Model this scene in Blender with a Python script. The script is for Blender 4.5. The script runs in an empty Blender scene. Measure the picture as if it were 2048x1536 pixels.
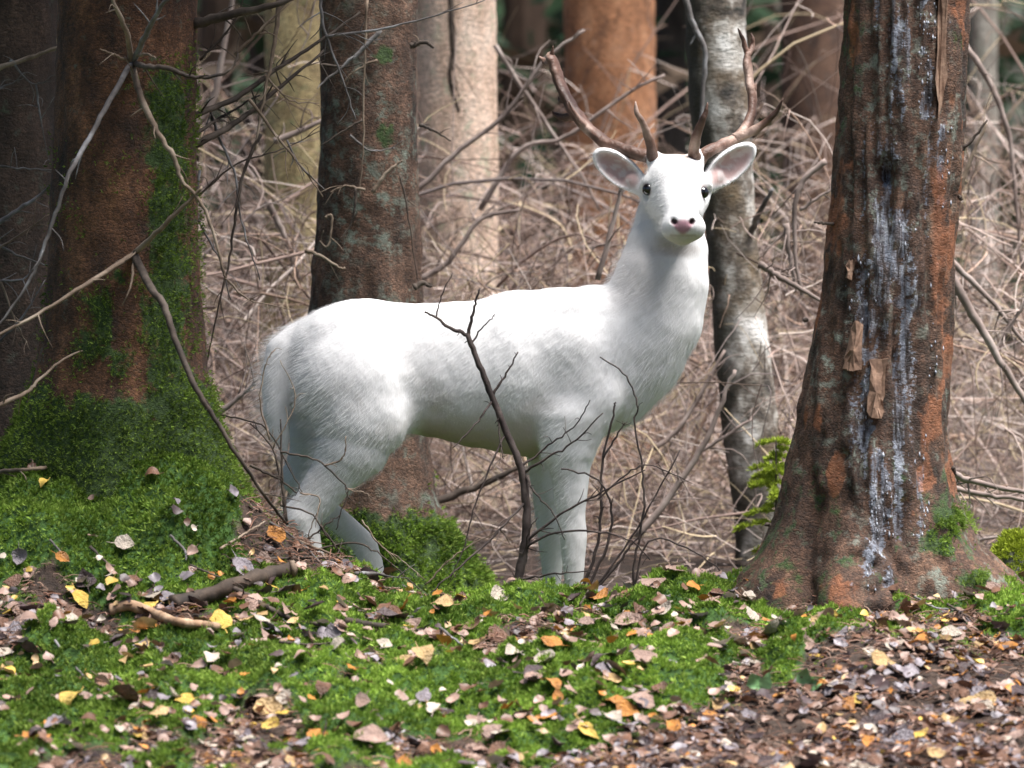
import bpy, math, random
import numpy as np
from mathutils import Vector

random.seed(7)
RNG = np.random.default_rng(11)
scene = bpy.context.scene
COL = scene.collection

# ------------------------------------------------------------------ camera
F = 10920.0                 # focal length in pixels of the 2048 px wide photograph
CAMZ = 0.90
PITCH = math.atan((768 - 438) / F)
cam_d = bpy.data.cameras.new('camera')
cam = bpy.data.objects.new('camera', cam_d)
COL.objects.link(cam)
cam_d.sensor_width = 36.0
cam_d.lens = F * 36.0 / 2048.0
cam_d.clip_start = 0.1
cam_d.clip_end = 3000.0
cam.location = (0, 0, CAMZ)
cam.rotation_euler = (math.pi / 2 - PITCH, 0, 0)
cam_d.dof.use_dof = True
cam_d.dof.focus_distance = 13.75
cam_d.dof.aperture_fstop = 4.5
scene.camera = cam

# ------------------------------------------------------------------ light
SUN_AZ = math.radians(-28)      # measured from +X towards +Y : right of and behind the camera
SUN_EL = math.radians(71)
world = bpy.data.worlds.new('World')
scene.world = world
world.use_nodes = True
wn = world.node_tree
wn.nodes.clear()
sky = wn.nodes.new('ShaderNodeTexSky')
sky.sky_type = 'NISHITA'
sky.sun_disc = False
sky.sun_elevation = SUN_EL
sky.sun_rotation = math.pi / 2 - SUN_AZ
sky.air_density = 1.0
sky.dust_density = 2.5
sky.ozone_density = 1.0
bg = wn.nodes.new('ShaderNodeBackground')
bg.inputs['Strength'].default_value = 0.05
wo = wn.nodes.new('ShaderNodeOutputWorld')
wn.links.new(sky.outputs[0], bg.inputs[0])
wn.links.new(bg.outputs[0], wo.inputs[0])
sun_d = bpy.data.lights.new('sun', 'SUN')
sun_d.energy = 5.0
sun_d.angle = math.radians(35)
sun_d.color = (1.0, 0.98, 0.955)
sun = bpy.data.objects.new('sun', sun_d)
COL.objects.link(sun)
sv = Vector((math.cos(SUN_EL) * math.cos(SUN_AZ), math.cos(SUN_EL) * math.sin(SUN_AZ), math.sin(SUN_EL)))
sun.rotation_euler = sv.to_track_quat('Z', 'Y').to_euler()
sun.location = (6, -6, 12)
scene.view_settings.view_transform = 'Standard'
scene.view_settings.look = 'None'
scene.view_settings.exposure = 1.25
scene.view_settings.gamma = 1.0
scene.view_settings.use_curve_mapping = False
scene.render.engine = 'CYCLES'
scene.cycles.max_bounces = 4
scene.cycles.diffuse_bounces = 2
scene.cycles.glossy_bounces = 2
scene.cycles.transmission_bounces = 2

# ------------------------------------------------------------------ pixel helpers
CP, SP = math.cos(PITCH), math.sin(PITCH)
def P(px, py, d):
    """photo pixel + depth along +Y -> world point"""
    a = (px - 1024) / F
    b = (768 - py) / F
    dy = CP + b * SP
    dz = -SP + b * CP
    t = d / dy
    return np.array([a * t, d, CAMZ + dz * t])
def proj(x, y, z):
    zz = z - CAMZ
    fwd = y * CP - zz * SP
    up = y * SP + zz * CP
    return 1024 + F * x / fwd, 768 - F * up / fwd

# ------------------------------------------------------------------ noise
def _hash(ix, iy, iz, s):
    n = (ix.astype(np.int64) * 374761393 + iy.astype(np.int64) * 668265263 + iz.astype(np.int64) * 2147483647 + s * 974634777)
    n = (n ^ (n >> 13)) * 1274126177
    n = n & 0x7fffffff
    n = (n ^ (n >> 16)) & 0xffffff
    return n / float(0xffffff)
def vnoise(p, s=0):
    p = np.asarray(p, float)
    i = np.floor(p).astype(np.int64)
    f = p - i
    f = f * f * (3 - 2 * f)
    r = 0
    for a in (0, 1):
        for b in (0, 1):
            for c in (0, 1):
                w = (f[:, 0] if a else 1 - f[:, 0]) * (f[:, 1] if b else 1 - f[:, 1]) * (f[:, 2] if c else 1 - f[:, 2])
                r = r + w * _hash(i[:, 0] + a, i[:, 1] + b, i[:, 2] + c, s)
    return r
def fbm(p, o=4, s=0):
    p = np.asarray(p, float)
    r = 0; w = 0.5; t = 0
    for k in range(o):
        r = r + w * vnoise(p, s + k); t += w
        p = p * 2.03 + 3.1; w *= 0.5
    return r / t
def sstep(a, b, x):
    t = np.clip((x - a) / (b - a), 0, 1)
    return t * t * (3 - 2 * t)

# ------------------------------------------------------------------ mesh helpers
def fast_mesh(name, verts, faces, col=None, smooth=True):
    verts = np.ascontiguousarray(verts, dtype=np.float32)
    faces = np.ascontiguousarray(faces, dtype=np.int32)
    me = bpy.data.meshes.new(name)
    k = faces.shape[1]
    me.vertices.add(len(verts))
    me.vertices.foreach_set('co', verts.ravel())
    me.loops.add(faces.size)
    me.loops.foreach_set('vertex_index', faces.ravel())
    me.polygons.add(len(faces))
    me.polygons.foreach_set('loop_start', np.arange(0, faces.size, k, dtype=np.int32))
    me.update(calc_edges=True)
    me.polygons.foreach_set('use_smooth', np.full(len(faces), smooth, dtype=bool))
    if col is not None:
        c = np.ones((len(verts), 4), np.float32)
        c[:, :3] = col
        at = me.color_attributes.new('Col', 'FLOAT_COLOR', 'POINT')
        at.data.foreach_set('color', c.ravel())
    me.validate()
    return me
def link(name, me, mat=None, parent=None, loc=None):
    o = bpy.data.objects.new(name, me)
    COL.objects.link(o)
    if mat is not None and me is not None and len(me.materials) == 0:
        me.materials.append(mat)
    if parent is not None:
        o.parent = parent
    if loc is not None:
        o.location = loc
    return o
def tag(o, label, cat, group=None, kind=None):
    o['label'] = label
    if cat: o['category'] = cat
    if group: o['group'] = group
    if kind: o['kind'] = kind
    return o
def empty(name, loc, label, cat, group=None):
    o = bpy.data.objects.new(name, None)
    COL.objects.link(o)
    o.location = loc
    o.empty_display_size = 0.1
    return tag(o, label, cat, group)
def catmull(pts, n):
    pts = np.asarray(pts, float)
    if len(pts) < 3:
        t = np.linspace(0, 1, n)[:, None]
        return pts[0] * (1 - t) + pts[-1] * t
    q = np.vstack([2 * pts[0] - pts[1], pts, 2 * pts[-1] - pts[-2]])
    m = len(pts) - 1
    out = []
    for u in np.linspace(0, m, n):
        i = min(int(u), m - 1); t = u - i
        a, b, c, d = q[i], q[i + 1], q[i + 2], q[i + 3]
        out.append(0.5 * (2 * b + (c - a) * t + (2 * a - 5 * b + 4 * c - d) * t * t + (3 * b - a - 3 * c + d) * t ** 3))
    return np.array(out)
def tube(path, rad, sides=8, flat=None, noise=0.0, seed=0):
    """closed tapered tube; flat = (axis vector, factor) to flatten the section"""
    path = np.asarray(path, float); rad = np.asarray(rad, float)
    n = len(path)
    tan = np.gradient(path, axis=0)
    tan /= np.linalg.norm(tan, axis=1)[:, None] + 1e-9
    u = np.cross(tan[0], [0.3, 0.9, 0.2]); u /= np.linalg.norm(u)
    V = []
    ang = np.linspace(0, 2 * np.pi, sides, endpoint=False)
    for i in range(n):
        u = u - tan[i] * u.dot(tan[i]); u /= np.linalg.norm(u) + 1e-9
        v = np.cross(tan[i], u)
        off = np.outer(np.cos(ang), u) + np.outer(np.sin(ang), v)
        if flat is not None:
            ax = np.asarray(flat[0], float); ax = ax / np.linalg.norm(ax)
            fac = flat[1][i] if hasattr(flat[1], '__len__') else flat[1]
            off = off + np.outer(off @ ax, ax) * (fac - 1)
        V.append(path[i] + off * rad[i])
    V = np.array(V)
    if noise:
        nz = fbm(V.reshape(-1, 3) * (0.5 / max(rad.mean(), 1e-4)), 2, seed).reshape(n, sides) - 0.5
        V = V + (V - path[:, None, :]) * (nz * noise)[:, :, None]
    V = np.concatenate([np.repeat(path[:1][None], sides, 1), V, np.repeat(path[-1:][None], sides, 1)], 0)
    idx = np.arange((n + 2) * sides).reshape(n + 2, sides)
    nx = np.roll(idx, -1, 1)
    fc = np.stack([idx[:-1], nx[:-1], nx[1:], idx[1:]], -1).reshape(-1, 4)
    return V.reshape(-1, 3), fc
class Geo:
    def __init__(s): s.v = []; s.f = []; s.c = []; s.n = 0
    def add(s, v, f, c=None):
        s.v.append(np.asarray(v, float)); s.f.append(np.asarray(f) + s.n); s.n += len(v)
        if c is not None:
            c = np.asarray(c, float)
            s.c.append(np.tile(c, (len(v), 1)) if c.ndim == 1 else c)
    def mesh(s, name, smooth=True):
        return fast_mesh(name, np.vstack(s.v), np.vstack(s.f), np.vstack(s.c) if s.c else None, smooth)
def many_tubes(paths, rads, sides=4):
    """paths (T,n,3), rads (T,n) -> verts, quads"""
    T, n, _ = paths.shape
    tan = np.gradient(paths, axis=1)
    tan /= np.linalg.norm(tan, axis=2)[..., None] + 1e-9
    ref = np.cross(tan[:, n // 2], np.array([0.31, 0.8, 0.52]))
    ref /= np.linalg.norm(ref, axis=1)[:, None] + 1e-9
    u = ref[:, None, :] - tan * np.sum(ref[:, None, :] * tan, -1)[..., None]
    u /= np.linalg.norm(u, axis=2)[..., None] + 1e-9
    v = np.cross(tan, u)
    ang = np.linspace(0, 2 * np.pi, sides, endpoint=False)
    V = paths[:, :, None, :] + rads[:, :, None, None] * (np.cos(ang)[None, None, :, None] * u[:, :, None, :] + np.sin(ang)[None, None, :, None] * v[:, :, None, :])
    idx = np.arange(T * n * sides).reshape(T, n, sides)
    nx = np.roll(idx, -1, 2)
    fc = np.stack([idx[:, :-1], nx[:, :-1], nx[:, 1:], idx[:, 1:]], -1).reshape(-1, 4)
    return V.reshape(-1, 3), fc

# ------------------------------------------------------------------ material helpers
def new_mat(name):
    m = bpy.data.materials.new(name)
    m.use_nodes = True
    nt = m.node_tree
    return m, nt, nt.nodes['Principled BSDF']
def nd(nt, t, **kw):
    n = nt.nodes.new(t)
    for k, v in kw.items():
        if k.startswith('i_'):
            n.inputs[k[2:]].default_value = v
        else:
            setattr(n, k, v)
    return n
def mixc(nt, fac, a, b, mode='MIX'):
    n = nt.nodes.new('ShaderNodeMix'); n.data_type = 'RGBA'; n.blend_type = mode
    for sock, val in ((n.inputs[0], fac), (n.inputs[6], a), (n.inputs[7], b)):
        if isinstance(val, bpy.types.NodeSocket): nt.links.new(val, sock)
        elif isinstance(val, (int, float)): sock.default_value = val
        else: sock.default_value = (*val, 1)
    return n.outputs[2]
def ramp(nt, src, stops):
    r = nt.nodes.new('ShaderNodeValToRGB')
    el = r.color_ramp.elements
    while len(el) < len(stops): el.new(0.5)
    for e, (p, c) in zip(el, stops):
        e.position = p
        e.color = (*c, 1) if hasattr(c, '__len__') else (c, c, c, 1)
    nt.links.new(src, r.inputs[0])
    return r.outputs[0]
def coords(nt, scale=(1, 1, 1)):
    tc = nt.nodes.new('ShaderNodeTexCoord')
    mp = nt.nodes.new('ShaderNodeMapping')
    mp.inputs['Scale'].default_value = scale
    nt.links.new(tc.outputs['Object'], mp.inputs[0])
    return mp.outputs[0]
def noise_n(nt, vec, scale, detail=4, rough=0.6):
    n = nd(nt, 'ShaderNodeTexNoise')
    n.inputs['Scale'].default_value = scale
    n.inputs['Detail'].default_value = detail
    n.inputs['Roughness'].default_value = rough
    nt.links.new(vec, n.inputs['Vector'])
    return n.outputs['Fac']
def bump(nt, b, h, strength=0.5, dist=0.01):
    n = nd(nt, 'ShaderNodeBump')
    n.inputs['Strength'].default_value = strength
    n.inputs['Distance'].default_value = dist
    nt.links.new(h, n.inputs['Height'])
    nt.links.new(n.outputs[0], b.inputs['Normal'])
    return n
def vcol_mat(name, rough=0.8, transl=0.0, var=0.25, nscale=60.0, spec=0.3):
    """colour from the mesh colour attribute, broken up by noise"""
    m, nt, b = new_mat(name)
    at = nd(nt, 'ShaderNodeVertexColor', layer_name='Col')
    nz = noise_n(nt, coords(nt), nscale, 3)
    f = ramp(nt, nz, [(0.25, 1 - var), (0.75, 1 + var)])
    c = mixc(nt, 1.0, at.outputs[0], f, 'MULTIPLY')
    nt.links.new(c, b.inputs['Base Color'])
    b.inputs['Roughness'].default_value = rough
    b.inputs['Specular IOR Level'].default_value = spec
    if transl:
        tr = nd(nt, 'ShaderNodeBsdfTranslucent')
        nt.links.new(c, tr.inputs[0])
        mx = nd(nt, 'ShaderNodeMixShader')
        mx.inputs[0].default_value = transl
        nt.links.new(b.outputs[0], mx.inputs[1]); nt.links.new(tr.outputs[0], mx.inputs[2])
        nt.links.new(mx.outputs[0], nt.nodes['Material Output'].inputs[0])
    return m
def twig_mat(name, c1, c2, c3, scale=30):
    m, nt, b = new_mat(name)
    v = coords(nt)
    n1 = noise_n(nt, v, scale, 4)
    n2 = noise_n(nt, v, scale * 5, 3)
    c = ramp(nt, n1, [(0.3, c1), (0.5, c2), (0.72, c3)])
    c = mixc(nt, 0.5, c, ramp(nt, n2, [(0.3, 0.55), (0.7, 1.3)]), 'MULTIPLY')
    nt.links.new(c, b.inputs['Base Color'])
    b.inputs['Roughness'].default_value = 0.85
    bump(nt, b, n2, 0.6, 0.002)
    return m

# ================================================================== ground
def gz0(x, y):
    x = np.asarray(x, float); y = np.asarray(y, float)
    ys = [-600, 0, 9, 11.0, 11.6, 12.0, 12.4, 12.7, 13.0, 13.25, 13.45, 13.65, 13.85, 14.2, 14.6, 15, 16, 18, 30, 80, 600]
    zs = [-0.5, -0.36, -0.36, -0.325, -0.268, -0.195, -0.118, -0.066, -0.022, 0.0, -0.03, -0.10, -0.18, -0.20, -0.18, -0.15, -0.12, -0.06, 0.1, 0.4, 2.0]
    z = np.interp(y, ys, zs)
    # root mound of the mossy spruce on the left
    mx = np.interp(x, [-9, -3.5, -2.0, -0.95, -0.82, -0.72, -0.62, -0.55, -0.47, -0.32, -0.2], [0.0, 0.06, 0.22, 0.30, 0.285, 0.24, 0.185, 0.145, 0.095, 0.035, 0.0])
    my = np.interp(y, [12.72, 12.95, 13.12, 13.25, 13.45, 13.6, 13.78], [0.0, 0.22, 0.62, 0.92, 1.0, 0.7, 0.0])
    z = z + mx * my
    z = z + 0.10 * np.exp(-((x + 0.80) / 0.15) ** 2 - ((y - 13.06) / 0.13) ** 2) + 0.09 * np.exp(-((x + 1.14) / 0.17) ** 2 - ((y - 13.0) / 0.13) ** 2)
    # hummock in the middle of the crest and small mound under the scarred spruce
    z = z + 0.022 * np.exp(-((x - 0.34) / 0.22) ** 2 - ((y - 13.2) / 0.15) ** 2)
    z = z + 0.012 * np.exp(-((x - 0.85) / 0.3) ** 2 - ((y - 13.1) / 0.22) ** 2)
    z = z + 0.06 * np.exp(-((x - 0.82) / 0.16) ** 2 - ((y - 12.35) / 0.22) ** 2)
    z = z + 0.03 * np.exp(-((x - 0.15) / 0.3) ** 2 - ((y - 12.3) / 0.2) ** 2)
    z = z - 0.055 * sstep(12.75, 13.1, y) * sstep(13.7, 13.45, y) * sstep(-0.44, -0.30, x) * sstep(0.36, 0.20, x)
    # root of the middle spruce under the far hind hoof
    z = z + 0.11 * np.exp(-((x + 0.34) / 0.14) ** 2) * sstep(13.98, 14.10, y) * sstep(15.5, 14.9, y)
    near = np.exp(-((y - 12.8) / 3.5) ** 2)
    p = np.stack([x, y, x * 0], -1).reshape(-1, 3)
    nz = ((fbm(p * 2.2, 2, 3) - 0.5) * 0.09 + (fbm(p * 6.5, 3, 4) - 0.5) * 0.065).reshape(x.shape)
    nf = ((fbm(p * 0.15, 2, 5) - 0.5) * 1.2).reshape(x.shape) * sstep(17, 60, np.abs(y))
    dip = 1 - 0.75 * sstep(13.5, 13.8, y) * sstep(14.6, 14.3, y)
    return z + nz * near * dip + nf * 0.4
def mossmask(x, y):
    """1 = moss, 0 = litter; the path in the lower right corner is bare litter"""
    x = np.asarray(x, float); y = np.asarray(y, float)
    z = gz0(x, y)
    px, py = proj(x, y, z)
    p = np.stack([x, y, x * 0], -1)
    n = fbm(p * np.array([5.5, 4.0, 1]), 4, 40)
    path_y = np.interp(px, [900, 1130, 1300, 1480, 1650, 1760, 2048, 2300], [1640, 1520, 1440, 1390, 1355, 1305, 1275, 1270])
    onpath = sstep(-25, 45, py - path_y + (fbm(p * 9, 2, 44) - 0.5) * 70)
    m = sstep(0.29, 0.42, n)
    m = m * (1 - onpath)
    # brown needles round the trunks and behind the hind leg
    def blob(cx, cy, rx, ry, e=1.0):
        return sstep(1.25, 0.6, np.sqrt(((px - cx) / rx) ** 2 + ((py - cy) / ry) ** 2) + (fbm(p * 12, 2, 46) - 0.5) * 0.5)
    m = m * (1 - 0.9 * blob(560, 1090, 90, 50)) * (1 - 0.95 * blob(1750, 1190, 130, 28)) * (1 - 0.6 * blob(620, 1140, 120, 22))
    m = m * sstep(15.2, 14.2, y)
    m = np.maximum(m, sstep(0.30, 0.40, n) * sstep(12.9, 13.1, y) * sstep(-0.62, -0.75, x) * sstep(14, 13.6, y))
    return np.clip(m, 0, 1), onpath

def gz(x, y):
    x = np.asarray(x, float); y = np.asarray(y, float)
    z = gz0(x, y)
    k = (y > 11.0) & (y < 14.4) & (np.abs(x) < 1.9)
    if k.any():
        z = np.array(z)
        xx, yy = x[k], y[k]
        m, _ = mossmask(xx, yy)
        p = np.stack([xx, yy, xx * 0], -1)
        z[k] += np.clip(fbm(p * 11, 3, 61) - 0.40, 0, 1) * 0.13 * m
    return z
def axis(lo, hi, step, out):
    a = np.arange(lo, hi + step / 2, step)
    l = [lo]; h = [hi]; s = step
    while l[-1] > -out:
        s *= 1.35; l.append(l[-1] - s); h.append(h[-1] + s)
    return np.concatenate([np.array(l[1:])[::-1], a, np.array(h[1:])])
def build_ground():
    xs = axis(-1.75, 1.75, 0.0165, 700); ys = axis(11.0, 15.6, 0.0165, 700)
    X, Y = np.meshgrid(xs, ys, indexing='ij')
    Z = gz(X.ravel(), Y.ravel()).reshape(X.shape)
    V = np.stack([X, Y, Z], -1).reshape(-1, 3)
    i = np.arange(len(V)).reshape(X.shape)
    Q = np.stack([i[:-1, :-1], i[1:, :-1], i[1:, 1:], i[:-1, 1:]], -1).reshape(-1, 4)
    m, pth = mossmask(V[:, 0], V[:, 1])
    c = np.stack([m, pth, fbm(V * 3, 2, 50)], -1)
    mt, nt, b = new_mat('forest_floor')
    at = nd(nt, 'ShaderNodeVertexColor', layer_name='Col')
    sp = nd(nt, 'ShaderNodeSeparateColor'); nt.links.new(at.outputs[0], sp.inputs[0])
    v = coords(nt)
    n1 = noise_n(nt, v, 28, 6, 0.7); n2 = noise_n(nt, v, 130, 4, 0.7); n3 = noise_n(nt, v, 5, 3)
    soil = ramp(nt, n1, [(0.28, (0.012, 0.008, 0.006)), (0.48, (0.040, 0.025, 0.018)), (0.62, (0.080, 0.050, 0.036)), (0.8, (0.13, 0.09, 0.065))])
    soil = mixc(nt, 0.6, soil, ramp(nt, n2, [(0.3, 0.45), (0.7, 1.5)]), 'MULTIPLY')
    moss = ramp(nt, n1, [(0.3, (0.018, 0.045, 0.008)), (0.55, (0.045, 0.105, 0.016)), (0.8, (0.085, 0.16, 0.03))])
    moss = mixc(nt, 0.5, moss, ramp(nt, n2, [(0.3, 0.5), (0.7, 1.4)]), 'MULTIPLY')
    fac = ramp(nt, sp.outputs[0], [(0.3, 0.0), (0.7, 1.0)])
    c_ = mixc(nt, fac, soil, moss)
    nt.links.new(c_, b.inputs['Base Color'])
    b.inputs['Roughness'].default_value = 0.95
    bump(nt, b, n2, 0.8, 0.012)
    g = link('ground', fast_mesh('ground', V, Q, c), mt)
    g['kind'] = 'structure'
    g['label'] = 'mossy forest floor with a low bank sloping down to the path'
    return g
build_ground()

def visible_points(n, rng, ylo=11.45, yhi=13.75):
    """random ground points inside the picture (with a small margin)"""
    y = rng.uniform(ylo, yhi, n); x = rng.uniform(-1.35, 1.35, n)
    return x, y
def gnormal(x, y, e=0.02):
    dx = (gz0(x + e, y) - gz0(x - e, y)) / (2 * e); dy = (gz0(x, y + e) - gz0(x, y - e)) / (2 * e)
    n = np.stack([-dx, -dy, np.ones_like(dx)], -1)
    return n / np.linalg.norm(n, axis=1)[:, None]
def tufts(pts, nrm, size, col, rng, blades=6, wid=0.18, spread=0.9):
    """moss sprigs: fans of small pointed blades; returns tris"""
    T = len(pts)
    ref = rng.normal(size=(T, 3))
    u = np.cross(nrm, ref); u /= np.linalg.norm(u, axis=1)[:, None]
    v = np.cross(nrm, u)
    Vs = []; Cs = []
    for k in range(blades):
        a = rng.uniform(0, 2 * np.pi, T); t = rng.uniform(0.15, 1, T) * spread
        d = nrm * np.cos(t)[:, None] + (u * np.cos(a)[:, None] + v * np.sin(a)[:, None]) * np.sin(t)[:, None]
        L = size * rng.uniform(0.6, 1.25, T)
        side = np.cross(d, rng.normal(size=(T, 3))); side /= np.linalg.norm(side, axis=1)[:, None]
        root = pts - nrm * (size * 0.1)[:, None]
        mid = root + d * (L * 0.55)[:, None]
        tip = root + d * L[:, None] + nrm * (-0.12 * L * t)[:, None]
        w = side * (L * wid * 0.5)[:, None]
        Vs.append(np.stack([root, mid - w, mid + w, tip], 1))
        cc = col * rng.uniform(0.8, 1.2, (T, 1))
        Cs.append(np.repeat(cc[:, None, :], 4, 1))
    V = np.concatenate(Vs, 0).reshape(-1, 3); C = np.concatenate(Cs, 0).reshape(-1, 3)
    b = (np.arange(len(V) // 4) * 4)[:, None]
    Q = np.hstack([b, b + 1, b + 3, b + 2])
    return V, Q, C
MOSS_MAT = vcol_mat('moss', 0.8, 0.25, 0.3, 25, 0.25)
def moss_colour(p, rng, bright=1.0):
    n = fbm(p * np.array([6, 6, 6]), 3, 60)[:, None]; n2 = rng.uniform(0, 1, (len(p), 1))
    a = np.array([0.080, 0.150, 0.016]); b = np.array([0.265, 0.405, 0.060]); y = np.array([0.42, 0.52, 0.11])
    t = np.clip((n - 0.3) / 0.4, 0, 1)
    c = a * (1 - t) + b * t
    c = c * (1 - 0.35 * (n2 > 0.7)) + y * 0.35 * (n2 > 0.7)
    return c * bright
def build_moss():
    rng = np.random.default_rng(5)
    x, y = visible_points(420000, rng, 11.4, 13.9)
    m, pth = mossmask(x, y)
    keep = rng.uniform(size=len(x)) < (m ** 1.3) * 0.42 + 0.012 * (1 - pth)
    x, y, m = x[keep], y[keep], m[keep]
    p = np.stack([x, y, gz(x, y)], -1)
    px, py = proj(*p.T)
    k = (px > -80) & (px < 2130) & (py < 1600)
    p, m = p[k], m[k]
    n = gnormal(p[:, 0], p[:, 1])
    cush = fbm(p * np.array([11, 11, 0]), 3, 61)
    p[:, 2] += np.clip(fbm(p * np.array([32, 32, 0]), 2, 63) - 0.45, 0, 1) * 0.03 * m
    size = (0.007 + 0.009 * rng.uniform(size=len(p))) * (0.6 + 0.5 * m)
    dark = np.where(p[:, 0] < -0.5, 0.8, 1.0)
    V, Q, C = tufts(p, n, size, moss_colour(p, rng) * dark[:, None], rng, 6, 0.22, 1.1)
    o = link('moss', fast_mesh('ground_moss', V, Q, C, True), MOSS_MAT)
    tag(o, 'bright green feathery moss carpeting the low bank', 'moss', kind='stuff')
    return len(p)
build_moss()

# ================================================================== trees
def bark_mat(name, dark, mid, light, lichen, lichen_amt=0.3, moss=True, plates=75, horiz=1.0, resin=False, rough=0.85):
    m, nt, b = new_mat(name)
    at = nd(nt, 'ShaderNodeVertexColor', layer_name='Col')
    sp = nd(nt, 'ShaderNodeSeparateColor'); nt.links.new(at.outputs[0], sp.inputs[0])
    v1 = coords(nt, (1, 1, 0.45)); v2 = coords(nt, (1, 1, 1.5 * horiz)); v0 = coords(nt)
    n1 = noise_n(nt, v1, 14, 5, 0.65); n2 = noise_n(nt, v2, 70, 5, 0.7); n3 = noise_n(nt, v0, 5, 4); n4 = noise_n(nt, v0, 26, 5, 0.7)
    vo = nd(nt, 'ShaderNodeTexVoronoi'); vo.feature = 'DISTANCE_TO_EDGE'; vo.inputs['Scale'].default_value = plates
    dist = nd(nt, 'ShaderNodeVectorMath', operation='ADD')
    nt.links.new(v2, dist.inputs[0])
    nv = nd(nt, 'ShaderNodeTexNoise'); nv.inputs['Scale'].default_value = 30; nt.links.new(v2, nv.inputs['Vector'])
    sc = nd(nt, 'ShaderNodeVectorMath', operation='SCALE'); sc.inputs['Scale'].default_value = 0.03
    nt.links.new(nv.outputs['Color'], sc.inputs[0]); nt.links.new(sc.outputs[0], dist.inputs[1])
    nt.links.new(dist.outputs[0], vo.inputs['Vector'])
    crack = ramp(nt, vo.outputs['Distance'], [(0.0, 0.55), (0.12, 1.0)])
    c = ramp(nt, n1, [(0.30, dark), (0.52, mid), (0.74, light)])
    n5 = noise_n(nt, v2, 170, 4, 0.75)
    c = mixc(nt, 0.85, c, ramp(nt, n2, [(0.32, 0.35), (0.68, 1.7)]), 'MULTIPLY')
    c = mixc(nt, 0.8, c, ramp(nt, n5, [(0.35, 0.35), (0.65, 1.6)]), 'MULTIPLY')
    c = mixc(nt, 0.55, c, crack, 'MULTIPLY')
    lf = ramp(nt, n4, [(0.62 - lichen_amt * 0.3, 0.0), (0.72 - lichen_amt * 0.25, 1.0)])
    lf2 = mixc(nt, 1.0, lf, ramp(nt, n3, [(0.4, 0.0), (0.6, 1.0)]), 'MULTIPLY')
    c = mixc(nt, lf2, c, lichen)
    # green film and moss where the mask says so
    mfac = nd(nt, 'ShaderNodeMath', operation='MULTIPLY_ADD'); mfac.inputs[1].default_value = 1.0
    nt.links.new(sp.outputs[0], mfac.inputs[0])
    sub = nd(nt, 'ShaderNodeMath', operation='MULTIPLY_ADD'); nt.links.new(n4, sub.inputs[0]); sub.inputs[1].default_value = 1.4; sub.inputs[2].default_value = -0.75
    nt.links.new(sub.outputs[0], mfac.inputs[2])
    mf = ramp(nt, mfac.outputs[0], [(0.38, 0.0), (0.55, 1.0)])
    mcol = ramp(nt, n2, [(0.3, (0.014, 0.030, 0.007)), (0.7, (0.05, 0.09, 0.018))])
    c = mixc(nt, mf, c, mcol)
    if resin:
        rf = nd(nt, 'ShaderNodeMath', operation='MULTIPLY_ADD'); rf.inputs[1].default_value = 0.7
        nt.links.new(sp.outputs[1], rf.inputs[0])
        s2 = nd(nt, 'ShaderNodeMath', operation='MULTIPLY_ADD'); nt.links.new(n2, s2.inputs[0]); s2.inputs[1].default_value = 1.6; s2.inputs[2].default_value = -0.85
        nt.links.new(s2.outputs[0], rf.inputs[2])
        vs = coords(nt, (1, 1, 0.07)); ns = noise_n(nt, vs, 75, 4, 0.7)
        st_ = ramp(nt, ns, [(0.40, 0.0), (0.56, 1.0)])
        rr = mixc(nt, 1.0, ramp(nt, rf.outputs[0], [(0.36, 0.0), (0.46, 1.0)]), st_, 'MULTIPLY')
        c = mixc(nt, mixc(nt, 1.0, sp.outputs[1], ramp(nt, ns, [(0.42, 0.9), (0.5, 0.0)]), 'MULTIPLY'), c, (0.020, 0.016, 0.016))
        rcol = ramp(nt, n4, [(0.3, (0.05, 0.053, 0.065)), (0.5, (0.18, 0.195, 0.235)), (0.68, (0.52, 0.55, 0.62))])
        c = mixc(nt, rr, c, rcol)
        of = nd(nt, 'ShaderNodeMath', operation='MULTIPLY_ADD'); nt.links.new(n4, of.inputs[0]); of.inputs[1].default_value = 1.2; of.inputs[2].default_value = -0.7
        of2 = nd(nt, 'ShaderNodeMath', operation='ADD'); nt.links.new(of.outputs[0], of2.inputs[0]); nt.links.new(sp.outputs[2], of2.inputs[1])
        c = mixc(nt, ramp(nt, of2.outputs[0], [(0.22, 0.0), (0.42, 0.85)]), c, mixc(nt, 0.8, (0.24, 0.088, 0.038), ramp(nt, n2, [(0.3, 0.4), (0.7, 1.5)]), 'MULTIPLY'))
    nt.links.new(c, b.inputs['Base Color'])
    b.inputs['Roughness'].default_value = rough
    hm = nd(nt, 'ShaderNodeMath', operation='MULTIPLY'); nt.links.new(crack, hm.inputs[0]); nt.links.new(n2, hm.inputs[1])
    bump(nt, b, hm.outputs[0], 0.65, 0.010)
    return m

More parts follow.
